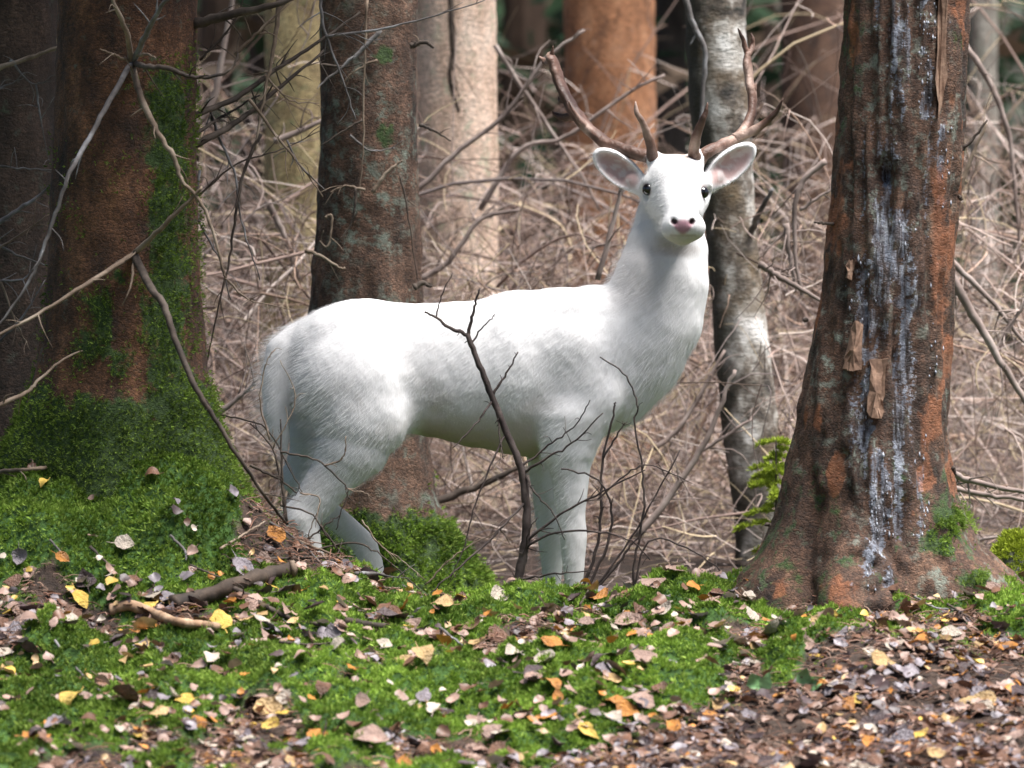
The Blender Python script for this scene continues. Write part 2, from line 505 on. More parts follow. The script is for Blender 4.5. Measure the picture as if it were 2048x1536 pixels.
def trunk_geo(sil, d, na, dz, top=16.0, rough=0.012, lobes=6, seed=0, ysq=0.7, ridge=None, zbot=-0.35):
    """sil: (py, pxL, pxR) silhouettes at depth d.  returns V grid, centre/radius functions"""
    sil = sorted(sil, key=lambda s: s[0])
    zz = []; cx = []; rr = []
    for py, l, r in sil:
        a = P(l, py, d); b = P(r, py, d)
        zz.append(a[2]); cx.append((a[0] + b[0]) / 2); rr.append((b[0] - a[0]) / 2)
    zz = np.array(zz)[::-1]; cx = np.array(cx)[::-1]; rr = np.array(rr)[::-1]
    slope = (cx[-1] - cx[0]) / max(zz[-1] - zz[0], 0.1) * 0
    zs = list(np.arange(zbot, zz[-1] + 0.05, dz))
    z = zs[-1]; s = dz
    while z < top:
        s *= 1.3; z += s; zs.append(min(z, top))
    zs = np.array(zs)
    c_lin = np.interp(zs, zz, cx); r_lin = np.interp(zs, zz, rr)
    over = np.clip(zs - zz[-1], 0, None)
    r_lin = r_lin * np.clip(1 - over / (top + 1.5 - zz[-1]), 0.08, 1)
    # smooth the profile
    if len(zs) > 8:
        kk = np.array([1, 2, 3, 2, 1]) / 9.0
        r_lin[2:-2] = np.convolve(r_lin, kk, 'valid'); c_lin[2:-2] = np.convolve(c_lin, kk, 'valid')
    r0 = rr[-1]
    th = np.linspace(0, 2 * np.pi, na, endpoint=False)
    TH, ZZ = np.meshgrid(th, zs)
    R = np.repeat(r_lin[:, None], na, 1); Cx = np.repeat(c_lin[:, None], na, 1)
    flare = np.clip(R / r0 - 1.0, 0, 3)
    rs = np.random.default_rng(seed)
    ph = rs.uniform(0, 6.28, 4)
    lob = 0.10 * np.cos(lobes * TH + ph[0]) + 0.06 * np.cos((lobes - 2) * TH + ph[1]) + 0.05 * np.cos((lobes + 3) * TH + ph[2])
    side = np.abs(np.cos(TH)) ** 2
    Re = R * (1 + lob * np.clip(flare, 0, 1.2) * (1 - 0.75 * side))
    X = Cx + Re * np.cos(TH)
    yr = np.minimum(Re, r0 + (Re - r0) * ysq)
    Y = d + yr * np.sin(TH)
    V = np.stack([X, Y, ZZ], -1).reshape(-1, 3)
    nrm = np.stack([np.cos(TH), np.sin(TH), 0 * TH], -1).reshape(-1, 3)
    n = (fbm(V * np.array([9, 9, 3.5]), 3, seed + 70) - 0.5) * rough * 1.6 + (fbm(V * np.array([38, 38, 22]), 3, seed + 75) - 0.5) * rough
    if ridge is not None:
        n = n + ridge(V)
    V = V + nrm * n[:, None]
    i = np.arange(len(V)).reshape(len(zs), na); nx = np.roll(i, -1, 1)
    Q = np.stack([i[:-1], nx[:-1], nx[1:], i[1:]], -1).reshape(-1, 4)
    return V, Q, nrm
def crown_mesh(seed, z0=9.5, z1=16.5, rad=1.25, n=700):
    """unseen spruce crown above the picture, added for shade: whorled drooping boughs with needle sprays"""
    rng = np.random.default_rng(seed)
    g = Geo()
    for k in range(n // 6):
        t = rng.uniform(0, 1); z = z0 + (z1 - z0) * t; a = rng.uniform(0, 6.28); L = rad * (1 - 0.85 * t) * rng.uniform(0.7, 1.1)
        u = np.array([math.cos(a), math.sin(a), 0])
        pts = np.array([u * 0.05, u * L * 0.5 + [0, 0, -0.05 * L], u * L + [0, 0, -0.25 * L]]) + [0, 0, z]
        v, q = tube(catmull(pts, 5), [0.02, 0.016, 0.012, 0.008, 0.004], 4)
        g.add(v, q, (0.07, 0.045, 0.03))
        for j in range(14):
            s = rng.uniform(0.15, 1)
            p = u * L * s + np.array([0, 0, z - 0.2 * L * s * s])
            sd = np.array([-u[1], u[0], 0]) * rng.choice([-1, 1]) * rng.uniform(0.5, 1) + u * 0.6 + [0, 0, rng.uniform(-0.5, -0.1)]
            sd = sd / np.linalg.norm(sd); l = rng.uniform(0.18, 0.42)
            w = np.cross(sd, [0, 0, 1]); w = w / (np.linalg.norm(w) + 1e-6) * l * 0.22
            w = w + np.array([0, 0, rng.uniform(-0.04, 0.04)])
            g.add(np.array([p, p + sd * l * 0.5 - w, p + sd * l, p + sd * l * 0.5 + w]), np.array([[0, 1, 2, 3]]), np.array([0.03, 0.06, 0.02]) * rng.uniform(0.6, 1.4))
    return g.mesh('spruce_shade_crown', False)
CROWN_MAT = vcol_mat('spruce_needles', 0.7, 0.15, 0.3, 8, 0.3)
SHADE_CROWNS = []
def get_shade_crown(i):
    if not SHADE_CROWNS:
        SHADE_CROWNS.append(crown_mesh(100)); SHADE_CROWNS.append(crown_mesh(101, 2.0, 12.0, 0.85, 1300))  # low dense crown shades the left, high narrow one leaves the deer sunlit
    return SHADE_CROWNS[1 if i in (1, 2, 16) else 0]

def make_tree(name, label, cat, d, sil, mat, colf, na=72, dz=0.02, rough=0.012, seed=0, ridge=None, crown=True, zbot=-0.35, lobes=6, ysq=0.7, group=None):
    V, Q, nrm = trunk_geo(sil, d, na, dz, rough=rough, seed=seed, ridge=ridge, zbot=zbot, lobes=lobes, ysq=ysq)
    px, py = proj(V[:, 0], V[:, 1], V[:, 2])
    c = colf(V, px, py, nrm)
    s = sorted(sil, key=lambda q: q[0])[0]
    bx = P((s[1] + s[2]) / 2, s[0], d)[0]
    base = np.array([bx, d, float(gz(np.array([bx]), np.array([d]))[0])])
    t = empty(name, base, label, cat, group)
    link('trunk', fast_mesh(name + '_trunk', V - base, Q, c), mat, t)
    if crown:
        cr = link('crown', get_shade_crown(seed), CROWN_MAT, t, (0, 0, -base[2]))
        cr.rotation_euler.z = seed * 1.7
    return t, base, V, c, nrm
def trunk_moss(t, base, V, nrm, mask, rng, n, size=0.012, bright=0.75, front_only=True):
    """moss cushions standing off the bark where mask is high"""
    w = np.clip(mask, 0, 1) ** 1.5
    if front_only: w = w * (nrm[:, 1] < 0.35)
    w = w * (V[:, 2] < 1.75) * sstep(0.40, 0.56, fbm(V * np.array([26, 26, 20]), 3, 77) + 0.22 * np.clip(mask, 0, 1) - 0.04 + 0.4 * sstep(0.75, 0.95, mask))
    w = w / w.sum()
    i = rng.choice(len(V), n, p=w)
    p = V[i] + rng.normal(size=(n, 3)) * 0.008
    nn = nrm[i] * 0.9 + np.array([0, 0, 0.25]) + rng.normal(size=(n, 3)) * 0.15
    nn /= np.linalg.norm(nn, axis=1)[:, None]
    sz = size * rng.uniform(0.6, 1.3, n)
    v, q, c = tufts(p, nn, sz, moss_colour(p * 1.3, rng, bright), rng, 5)
    o = link('moss', fast_mesh('trunk_moss', v - base, q, c), MOSS_MAT, t)
    o['kind'] = 'stuff'
    return o
BR_DARK = twig_mat('dead_branch_dark', (0.020, 0.014, 0.011), (0.055, 0.038, 0.028), (0.13, 0.10, 0.08), 14)
BR_GREY = twig_mat('dead_branch_grey', (0.05, 0.042, 0.038), (0.14, 0.125, 0.12), (0.33, 0.33, 0.34), 12)
BR_TAN = twig_mat('dead_branch_tan', (0.07, 0.045, 0.03), (0.19, 0.135, 0.095), (0.36, 0.29, 0.22), 12)
BR_PINK = twig_mat('dead_branch_pink', (0.10, 0.07, 0.06), (0.27, 0.205, 0.18), (0.50, 0.42, 0.38), 6)
def branch_mesh(name, pts, d, r, tip=0.25, base=np.zeros(3), sides=7, wob=0.15, jag=0.0, rng=None):
    """pts in photo pixels, optionally (px, py, depth); r = radius in px at start"""
    p3 = np.array([P(q[0], q[1], q[2] if len(q) > 2 else d) for q in pts])
    n = max(6, 5 * len(pts))
    path = catmull(p3, n)
    if jag and rng is not None:
        path[1:-1] += rng.normal(size=(n - 2, 3)) * jag
    rr = np.linspace(r, r * tip, n) / (F / d)
    v, q = tube(path, rr, sides, None, wob * 2, 5)
    return path, rr, v - base, q
def side_twigs(path, rr, rng, n, L, up=0.0, sides=4):
    """little twigs leaving a branch"""
    g = Geo()
    for k in range(n):
        i = rng.integers(1, len(path) - 1)
        t = path[i + 1 if i + 1 < len(path) else i] - path[i - 1]; t = t / (np.linalg.norm(t) + 1e-9)
        dr = t * 0.7 + rng.normal(size=3) * 0.6 + np.array([0, 0, up]); dr /= np.linalg.norm(dr)
        l = L * rng.uniform(0.35, 1.2)
        b = dr + rng.normal(size=3) * 0.35 + np.array([0, 0, -0.25]); b /= np.linalg.norm(b)
        p = np.array([path[i], path[i] + dr * l * 0.5, path[i] + (dr * 0.55 + b * 0.45) * l])
        r0 = min(rr[i] * 0.5, 0.0028)
        v, q = tube(catmull(p, 6), np.linspace(max(r0, 0.0011), 0.0007, 6), sides)
        g.add(v, q)
    return g
def add_branch(t, base, pts, d, r, mat, rng, tip=0.25, ntw=4, L=0.09, name='dead_branch', label=None, jag=0.0011):
    path, rr, v, q = branch_mesh(name, pts, d, r, tip, base, 7, 0.15, jag, rng)
    o = link(name, fast_mesh(name, v, q), mat, t)
    if label: o['label'] = label
    if ntw:
        g = side_twigs(path - base, rr, rng, ntw, L)
        link('twig', g.mesh('twig'), mat, o)['kind'] = 'stuff'
    return o

def build_trees():
    rng = np.random.default_rng(3)
    # ---------------- mossy spruce on the left
    D1 = 13.42
    sil = [(-60, 118, 392), (150, 112, 391), (300, 108, 392), (500, 100, 398), (650, 86, 405), (750, 68, 414), (850, 36, 438), (930, -8, 470), (1000, -50, 505), (1080, -95, 530)]
    def colf(V, px, py, nrm):
        nz = fbm(V * np.array([11, 11, 6]), 4, 81)
        m = 0.75 * np.exp(-((px - 335) / 62) ** 2) * sstep(20, 200, py)
        m = np.maximum(m, 0.42 * np.exp(-((px - 220) / 130) ** 2) * sstep(100, 600, py) * sstep(0.42, 0.6, fbm(V * np.array([16, 16, 9]), 3, 93)) * 1.6)
        m = np.maximum(m, 0.95 * sstep(640, 880, py + (nz - 0.5) * 260) * sstep(415, 330, px - sstep(700, 900, py) * 200))
        m = m * sstep(0.30, 0.52, nz + 0.25 * m)
        return np.stack([m, m * 0, m * 0], -1)
    bm = bark_mat('spruce_bark_brown', (0.018, 0.008, 0.004), (0.095, 0.040, 0.018), (0.20, 0.092, 0.044), (0.10, 0.11, 0.08), 0.10)
    t, base, V, c, nrm = make_tree('spruce_tree', 'brown spruce trunk with moss down its right side and a mossy root mound', 'tree', D1, sil, bm, colf, 110, 0.012, 0.012, 1, ysq=0.35)
    trunk_moss(t, base, V, nrm, c[:, 0], rng, 42000, 0.010, 0.62)
    T1, B1 = t, base
    db = D1 - 0.20
    for pts, r, mat, ntw in [
        ([(264, 130, 13.24), (252, 66, 13.15), (226, 0, 13.1), (205, -60, 13.1)], 9, BR_TAN, 3),
        ([(264, 128, 13.24), (298, 56, 13.1), (332, 0, 13.0), (362, -50, 12.95)], 9, BR_GREY, 3),
        ([(266, 122, 13.24), (251, 145, 13.18), (215, 207, 13.1), (176, 280, 13.05), (136, 356, 13.0), (110, 430, 13.0), (84, 505, 13.0), (58, 562, 13.0), (20, 620, 13.0), (-30, 680, 13.0)], 8, BR_GREY, 9),
        ([(264, 130, 13.24), (280, 188, 13.16), (304, 242, 13.12), (326, 282, 13.1), (347, 312, 13.1), (362, 358, 13.1), (392, 392, 13.1), (420, 445, 13.1), (446, 540, 13.1), (452, 560, 13.1)], 9, BR_TAN, 8),
        ([(266, 124, 13.24), (290, 133, 13.15), (335, 136, 13.1), (370, 150, 13.1), (405, 155, 13.1), (450, 146, 13.1), (468, 130, 13.1), (477, 106, 13.1)], 8, BR_DARK, 6),
        ([(262, 122, 13.24), (232, 112, 13.15), (200, 98, 13.1)], 5, BR_TAN, 1),
        ([(266, 112, 13.24), (295, 109, 13.12), (312, 117, 13.1)], 5, BR_TAN, 0),
        ([(270, 507, 13.25), (182, 562, 13.1), (90, 620, 13.05), (0, 668, 13.0), (-40, 690, 13.0)], 7, BR_TAN, 6),
        ([(268, 508, 13.25), (322, 456, 13.15), (392, 388, 13.1), (404, 372, 13.1)], 8, BR_TAN, 4),
        ([(268, 508, 13.25), (300, 572, 13.12), (328, 612, 13.08), (352, 682, 13.05), (392, 776, 13.0), (432, 842, 13.0), (482, 922, 13.0), (530, 992, 13.05), (572, 1046, 13.15)], 11, BR_DARK, 5),
        ([(266, 512, 13.25), (262, 570, 13.15), (244, 612, 13.15)], 4, BR_TAN, 0),
        ([(-20, 818, 13.05), (52, 784, 13.1), (76, 762, 13.12), (128, 718, 13.2), (192, 694, 13.3)], 6, BR_TAN, 3),
        ([(388, 48, 13.4), (462, 30, 13.35), (556, 8, 13.3), (640, -30, 13.3)], 15, BR_DARK, 5),
        ([(388, 232, 13.45), (470, 196, 13.5), (560, 134, 13.55), (640, 82, 13.6), (720, 24, 13.65)], 9, BR_DARK, 9),
        ([(388, 292, 13.45), (472, 246, 13.5), (556, 178, 13.55), (648, 100, 13.6)], 10, BR_DARK, 9),
        ([(388, 270, 13.45), (440, 236, 13.5), (520, 190, 13.55)], 6, BR_DARK, 6),
    ]:
        add_branch(t, base, pts, db, r * 0.8, mat, rng, 0.3, ntw, 0.10)
    # hanging dead twigs to the right of the trunk
    for pts, r in [
        ([(498, 198), (560, 280), (606, 336), (646, 394)], 4.5),
        ([(522, 268), (492, 330), (472, 424), (458, 520), (440, 600), (415, 720)], 5),
        ([(640, -10), (650, 62), (684, 156), (712, 240)], 4.5),
        ([(418, 212), (444, 290), (470, 350), (482, 440), (520, 560)], 4.5),
        ([(650, 74), (760, 58), (862, 34), (970, 0)], 4),
        ([(530, 150), (580, 200), (640, 206)], 3),
        ([(560, -20), (548, 90), (530, 180), (510, 300)], 7),
        ([(394, 395), (470, 330), (560, 300), (640, 262)], 3.2),
        ([(455, 560), (500, 600), (590, 620)], 3),
        ([(400, 340), (395, 430), (440, 520), (462, 600)], 4),
        ([(574, 280), (600, 330), (650, 380)], 3),
        ([(470, 110), (520, 60), (560, 20), (590, -20)], 5),
        ([(400, 120), (440, 80), (470, 40), (490, -10)], 4),
    ]:
        add_branch(t, base, [(a, b, 13.5) for a, b in pts], 13.5, r * 0.8, [BR_TAN, BR_GREY, BR_DARK][rng.integers(3)], rng, 0.35, 7, 0.085)
    # ---------------- dark trunk at the far left
    bm2 = bark_mat('spruce_bark_dark', (0.016, 0.010, 0.007), (0.045, 0.026, 0.018), (0.09, 0.055, 0.04), (0.08, 0.09, 0.07), 0.15)
    def colf2(V, px, py, nrm):
        m = 0.3 * sstep(0.5, 0.65, fbm(V * 5, 3, 82))
        return np.stack([m, m * 0, m * 0], -1)
    t, base, *_ = make_tree('spruce_tree', 'dark spruce trunk half hidden behind the moss-sided spruce', 'tree', 15.0, [(-60, -95, 116), (400, -105, 112), (800, -120, 105), (1000, -150, 120)], bm2, colf2, 60, 0.025, 0.014, 2)
    for pts, r in [([(-40, 150), (60, 116), (130, 88)], 8), ([(-40, 200), (10, 172), (48, 156)], 3.5), ([(-40, 470), (20, 430), (80, 390), (110, 360)], 7), ([(-40, 520), (40, 470), (100, 428)], 4), ([(-20, 480), (40, 512), (95, 530)], 4), ([(20, 120), (60, 165), (90, 165)], 3), ([(-30, 330), (60, 338), (140, 342)], 3), ([(72, 170), (84, 250), (100, 330)], 2.5), ([(-20, 700), (40, 640), (90, 560)], 4), ([(0, 560), (30, 640), (60, 700)], 3), ([(-20, 560), (40, 560), (70, 535)], 3)]:
        add_branch(t, base, [(a, b, 14.4) for a, b in pts], 14.4, r * 0.85, [BR_GREY, BR_TAN][rng.integers(2)], rng, 0.3, 4, 0.09)
    # ---------------- middle spruce behind the deer
    D3 = 15.0
    sil = [(-60, 642, 832), (0, 641, 832), (300, 640, 836), (480, 634, 840), (600, 620, 846), (760, 606, 848), (860, 598, 852), (950, 585, 864), (1010, 572, 876), (1060, 560, 900), (1110, 545, 935), (1155, 530, 970), (1200, 515, 1000)]
    def colf3(V, px, py, nrm):
        nz = fbm(V * np.array([10, 10, 6]), 4, 83)
        m = 0.25 * sstep(0.5, 0.62, nz)
        m = np.maximum(m, 0.8 * np.exp(-((px - 765) / 25) ** 2 - ((py - 110) / 30) ** 2))
        m = np.maximum(m, 0.7 * np.exp(-((px - 770) / 30) ** 2 - ((py - 270) / 40) ** 2))
        m = np.maximum(m, sstep(960, 1080, py + (nz - 0.5) * 120))
        m = np.maximum(m, 0.32 * sstep(860, 960, py) * np.exp(-((px - 858) / 22) ** 2))
        return np.stack([m, m * 0, m * 0], -1)
    def ridge3(V):
        px, py = proj(V[:, 0], V[:, 1], V[:, 2])
        return (fbm(V * np.array([55, 55, 5]), 3, 84) - 0.5) * 0.022 * sstep(420, 560, py)
    bm3 = bark_mat('spruce_bark_lichen', (0.018, 0.010, 0.006), (0.085, 0.044, 0.027), (0.17, 0.095, 0.062), (0.16, 0.185, 0.15), 0.40)
    t, base, V, c, nrm = make_tree('spruce_tree', 'grey-brown lichened spruce trunk rising directly behind the deer\'s rump', 'tree', D3, sil, bm3, colf3, 100, 0.014, 0.012, 3, ridge3)
    trunk_moss(t, base, V, nrm, np.clip(c[:, 0] - 0.25, 0, 1) * np.where(proj(V[:, 0], V[:, 1], V[:, 2])[1] > 930, 1, 0.12), rng, 16000, 0.016, 0.85)
    for pts, r in [([(820, 92), (848, 84), (868, 96)], 7), ([(825, 95), (845, 86), (858, 84)], 4), ([(838, 250), (870, 262), (902, 282)], 4), ([(745, 385), (770, 350), (795, 328), (805, 322)], 5), ([(730, 380), (690, 372), (660, 385)], 3.5), ([(755, 120), (728, 130), (700, 150), (690, 160)], 3), ([(650, 435), (664, 432), (660, 480), (652, 494), (640, 482)], 3.5), ([(712, 375), (705, 440), (678, 482)], 3.5), ([(828, 575), (846, 566), (862, 574)], 8), ([(610, 500), (640, 512), (680, 536), (690, 534)], 5), ([(760, 60), (724, 100), (690, 130), (640, 170)], 6), ([(735, 0), (728, 150), (726, 300), (718, 400)], 3), ([(700, 270), (740, 300), (790, 296)], 2.6), ([(725, 240), (690, 260), (640, 292)], 3), ([(800, 350), (815, 420), (835, 560)], 2.6), ([(640, 130), (700, 132), (725, 125)], 3)]:
        add_branch(t, base, [(a, b, D3 - 0.17) for a, b in pts], D3, r * 0.9, [BR_GREY, BR_TAN, BR_DARK][rng.integers(3)], rng, 0.4, 2, 0.05)
    # ---------------- scarred spruce on the right
    D4 = 13.22
    sil = [(-60, 1692, 1942), (100, 1686, 1936), (200, 1680, 1930), (400, 1665, 1918), (600, 1642, 1905), (750, 1612, 1896), (880, 1586, 1894), (950, 1570, 1904), (1010, 1554, 1920), (1070, 1534, 1946), (1110, 1512, 1985), (1150, 1478, 2028), (1185, 1450, 2065), (1230, 1425, 2100), (1300, 1410, 2100)]
    def strip(px, py):
        c0 = np.interp(py, [0, 400, 700, 1180], [1815, 1800, 1765, 1760]); w = np.interp(py, [0, 300, 650, 800, 1180], [85, 90, 95, 75, 60])
        return np.exp(-(((px - c0) / w) ** 2) ** 1.3)
    def colf4(V, px, py, nrm):
        nz = fbm(V * np.array([12, 12, 5]), 4, 85)
        st = fbm(V * np.array([40, 40, 2.2]), 3, 86)
        fr = nrm[:, 1] < 0.3
        m = 0.42 * sstep(0.46, 0.62, nz) * sstep(1800, 1700, px) * sstep(560, 200, py)
        gr = sstep(0.40, 0.56, fbm(V * 26, 3, 90))
        m = np.maximum(m, 0.95 * gr * np.exp(-((px - 1905) / 70) ** 2 - ((py - 1065) / 85) ** 2))
        m = np.maximum(m, 0.95 * gr * np.exp(-((px - 1960) / 60) ** 2 - ((py - 1160) / 45) ** 2))
        m = np.maximum(m, 0.6 * gr * np.exp(-((px - 1790) / 30) ** 2 - ((py - 1090) / 40) ** 2))
        m = np.maximum(m, 0.42 * sstep(880, 1030, py) * sstep(1660, 1580, px))
        m = np.maximum(m, 0.44 * sstep(780, 980, py) * sstep(0.40, 0.56, nz))
        m = np.maximum(m, 0.5 * np.exp(-((px - 1915) / 18) ** 2 - ((py - 90) / 60) ** 2))
        r = strip(px, py) * (0.22 + 0.78 * sstep(0.46, 0.66, st))
        for (x0, x1, y0, y1, w) in [(1850, 1845, -20, 240, 12), (1880, 1884, 250, 420, 9), (1735, 1725, 520, 880, 22), (1752, 1738, 930, 1180, 13), (1762, 1775, 900, 1060, 16), (1840, 1845, 850, 1100, 7), (1790, 1820, 420, 640, 30)]:
            xc = np.interp(py, [y0, y1], [x0, x1])
            r = np.maximum(r, (0.25 + 1.1 * sstep(0.38, 0.6, fbm(V * np.array([60, 60, 30]), 2, 89))) * np.exp(-((px - xc + (nz - 0.5) * 30) / w) ** 2) * sstep(y0 - 20, y0 + 20, py) * sstep(y1 + 20, y1 - 20, py))
        o = 0.55 * sstep(0.5, 0.66, fbm(V * np.array([14, 14, 7]), 3, 87)) * (1 - 0.7 * strip(px, py)) + 0.5 * np.exp(-((px - 1880) / 28) ** 2) * sstep(300, 420, py) * sstep(760, 600, py)
        return np.stack([m * fr, np.clip(r, 0, 1) * fr, np.clip(o, 0, 1) * fr], -1)
    def ridge4(V):
        px, py = proj(V[:, 0], V[:, 1], V[:, 2])
        s = strip(px, py) * (V[:, 1] < D4)
        a = (fbm(V * np.array([50, 50, 3.2]), 3, 88) - 0.5)
        hole = np.exp(-((px - 1768) / 15) ** 2 - ((py - 348) / 24) ** 2) * 0.05 + np.exp(-((px - 1690) / 8) ** 2 - ((py - 912) / 10) ** 2) * 0.02
        hole = hole + np.exp(-((px - 1722) / 14) ** 2) * sstep(525, 545, py) * sstep(880, 840, py) * 0.012 + np.exp(-((px - 1885) / 10) ** 2) * sstep(-50, 0, py) * sstep(260, 220, py) * 0.018
        groove = np.exp(-((px - 1612 + (fbm(V * 9, 2, 92) - 0.5) * 60) / 20) ** 2) * sstep(880, 1000, py) * 0.022
        return a * (0.016 + 0.060 * s) - (hole + groove) * (V[:, 1] < D4)
    bm4 = bark_mat('spruce_bark_scarred', (0.016, 0.009, 0.006), (0.085, 0.043, 0.026), (0.19, 0.105, 0.065), (0.20, 0.22, 0.18), 0.34, resin=True)
    t, base, V, c, nrm = make_tree('spruce_tree', 'scarred spruce with white resin streaks and flaring roots on the bank', 'tree', D4, sil, bm4, colf4, 150, 0.009, 0.012, 4, ridge4, lobes=7, ysq=0.55)
    trunk_moss(t, base, V, nrm, np.clip(c[:, 0] - 0.47, 0, 1), rng, 2200, 0.008, 0.85)
    px, py = proj(V[:, 0], V[:, 1], V[:, 2])
    def on_bark(x, y, off=0.0):
        m = (nrm[:, 1] < 0.2)
        k = np.argmin(((px - x) ** 2 + (py - y) ** 2) + np.where(m, 0, 1e9))
        return V[k] + nrm[k] * off, nrm[k]
    # peeling bark plates
    pm = twig_mat('peeling_bark', (0.10, 0.055, 0.035), (0.22, 0.13, 0.085), (0.33, 0.22, 0.155), 22)
    for pl in [[(1712, 640), (1728, 650), (1722, 738), (1700, 742), (1686, 738), (1694, 700)], [(1742, 716), (1776, 718), (1770, 790), (1764, 836), (1742, 838), (1736, 822), (1738, 780)], [(1700, 520), (1708, 522), (1702, 560), (1692, 556)], [(1876, -30), (1896, -30), (1892, 150), (1880, 240), (1872, 160)]]:
        pl = np.array(pl, float); cc = pl.mean(0)
        ring = []
        for a, b in zip(pl, np.roll(pl, -1, 0)):
            for tt in (0, 0.33, 0.66): ring.append(a * (1 - tt) + b * tt + rng.normal(size=2) * 1.6)
        ring = np.array(ring); n = len(ring)
        f3 = []; b3 = []; lift = 0.020
        for s_ in (1.0, 0.6, 0.0):
            for q in (ring if s_ > 0 else [cc]):
                w = cc + (q - cc) * s_
                p, nn = on_bark(w[0], w[1])
                yc = D4 - 0.15
                f3.append(P(w[0], w[1], p[1] - lift * (0.8 + 0.5 * (w[1] - pl[:, 1].min()) / np.ptp(pl[:, 1]))))
        f3 = np.array(f3); bk = f3 + np.array([0, 0.022, 0])
        vv = np.vstack([f3, bk[:n]])
        tr = []
        for i in range(n):
            j = (i + 1) % n
            tr += [(i, j, n + j), (i, n + j, n + i), (n + i, n + j, 2 * n), (i, 2 * n + 1 + i, 2 * n + 1 + j), (i, 2 * n + 1 + j, j)]
        link('bark_plate', fast_mesh('bark_plate', vv - base, np.array(tr), None, False), pm, t)
    # resin runs: strings of pale lumps
    rm, rnt, rb = new_mat('dried_resin')
    rv = coords(rnt); rn = noise_n(rnt, rv, 90, 4)
    rnt.links.new(ramp(rnt, rn, [(0.3, (0.10, 0.105, 0.125)), (0.5, (0.27, 0.29, 0.34)), (0.7, (0.55, 0.57, 0.62))]), rb.inputs['Base Color'])
    rb.inputs['Roughness'].default_value = 0.75
    bump(rnt, rb, rn, 0.6, 0.004)
    for (x0, x1, y0, y1, cnt) in [(1850, 1846, -20, 240, 46), (1884, 1888, 250, 420, 26), (1730, 1722, 520, 860, 55), (1755, 1738, 930, 1185, 50), (1764, 1778, 900, 1080, 36), (1842, 1846, 850, 1110, 30), (1800, 1826, 420, 560, 16), (1868, 1862, -20, 130, 22), (1700, 1706, 560, 760, 14), (1870, 1866, 560, 800, 18)]:
        g = Geo()
        for k in range(int(cnt * 0.7)):
            tt = rng.uniform()
            p, nn = on_bark(x0 + (x1 - x0) * tt + rng.normal() * 8, y0 + (y1 - y0) * tt, 0.001)
            s = rng.uniform(0.0012, 0.0036)
            th = np.array([[0, 0, 1.0], [1, 0, 0.1], [0.3, 0.9, -0.1], [-0.8, 0.6, 0], [-0.8, -0.6, 0.1], [0.3, -0.9, 0], [0, 0, -1]]) * (1 + rng.normal(size=(7, 1)) * 0.2)
            th = th * np.array([s * 0.8, s * 0.7, s * rng.uniform(1.2, 3.2)]) + p
            fs = np.array([(0, 1, 2), (0, 2, 3), (0, 3, 4), (0, 4, 5), (0, 5, 1), (6, 2, 1), (6, 3, 2), (6, 4, 3), (6, 5, 4), (6, 1, 5)])
            g.add(th - base, fs)
        o = link('resin_streak', g.mesh('resin_streak'), rm, t); o['kind'] = 'stuff'
    for pts, r in [([(1916, 300), (1935, 290), (1975, 240)], 5), ([(1668, 448), (1640, 446), (1628, 444)], 4), ([(1850, 385), (1870, 392), (1896, 402)], 3), ([(1612, 640), (1606, 640)], 6), ([(1904, 935), (1912, 950)], 5), ([(1918, 395), (1924, 400)], 5), ([(1538, 1048), (1530, 1050)], 5)]:
        add_branch(t, base, [(a, b, D4 - 0.05) for a, b in pts], D4, r, BR_DARK, rng, 0.4, 0, 0.04)
    # ---------------- trunks in the background
    def plain(seed, amt=0.2):
        def f(V, px, py, nrm):
            m = amt * sstep(0.5, 0.65, fbm(V * 4, 3, seed))
            return np.stack([m, m * 0, m * 0], -1)
        return f
    bg = [
        ('pine_tree', 'yellowish pale trunk between the moss-sided spruce and the lichened spruce', 18.6, [(-60, 528, 646), (300, 530, 645), (620, 528, 648), (900, 510, 660), (1150, 480, 700)], ((0.20, 0.14, 0.07), (0.44, 0.34, 0.17), (0.62, 0.51, 0.28), (0.26, 0.29, 0.14), 0.3), 11),
        ('pine_tree', 'pale salmon trunk standing right of the lichened spruce, behind the deer\'s back', 18.2, [(-60, 828, 992), (300, 832, 996), (620, 835, 1000), (900, 820, 1015), (1150, 790, 1050)], ((0.46, 0.31, 0.22), (0.68, 0.50, 0.39), (0.78, 0.63, 0.52), (0.42, 0.44, 0.31), 0.3), 12),
        ('pine_tree', 'orange-brown trunk seen between the buck\'s antlers and the pale salmon trunk', 20.5, [(-60, 1128, 1308), (300, 1130, 1312), (620, 1130, 1315), (1150, 1090, 1350)], ((0.13, 0.055, 0.025), (0.34, 0.15, 0.068), (0.46, 0.24, 0.13), (0.28, 0.20, 0.15), 0.2), 13),
        ('pine_tree', 'dark reddish trunk in shade between the birch and the scarred spruce', 23.0, [(-60, 1560, 1690), (300, 1565, 1690), (620, 1565, 1690), (1150, 1530, 1720)], ((0.035, 0.018, 0.012), (0.10, 0.05, 0.03), (0.16, 0.09, 0.055), (0.12, 0.11, 0.1), 0.2), 14),
        ('pine_tree', 'slim pale grey trunk behind the right edge of the scarred spruce', 23.5, [(-60, 1935, 1995), (400, 1938, 1996), (1150, 1920, 2010)], ((0.16, 0.14, 0.115), (0.30, 0.27, 0.23), (0.42, 0.39, 0.34), (0.30, 0.33, 0.25), 0.3), 15),
        ('pine_tree', 'shaded trunk far behind the birch\'s dark left side', 26.0, [(-60, 1310, 1372), (1150, 1290, 1390)], ((0.03, 0.022, 0.018), (0.07, 0.055, 0.045), (0.11, 0.09, 0.075), (0.1, 0.11, 0.09), 0.2), 16),
    ]
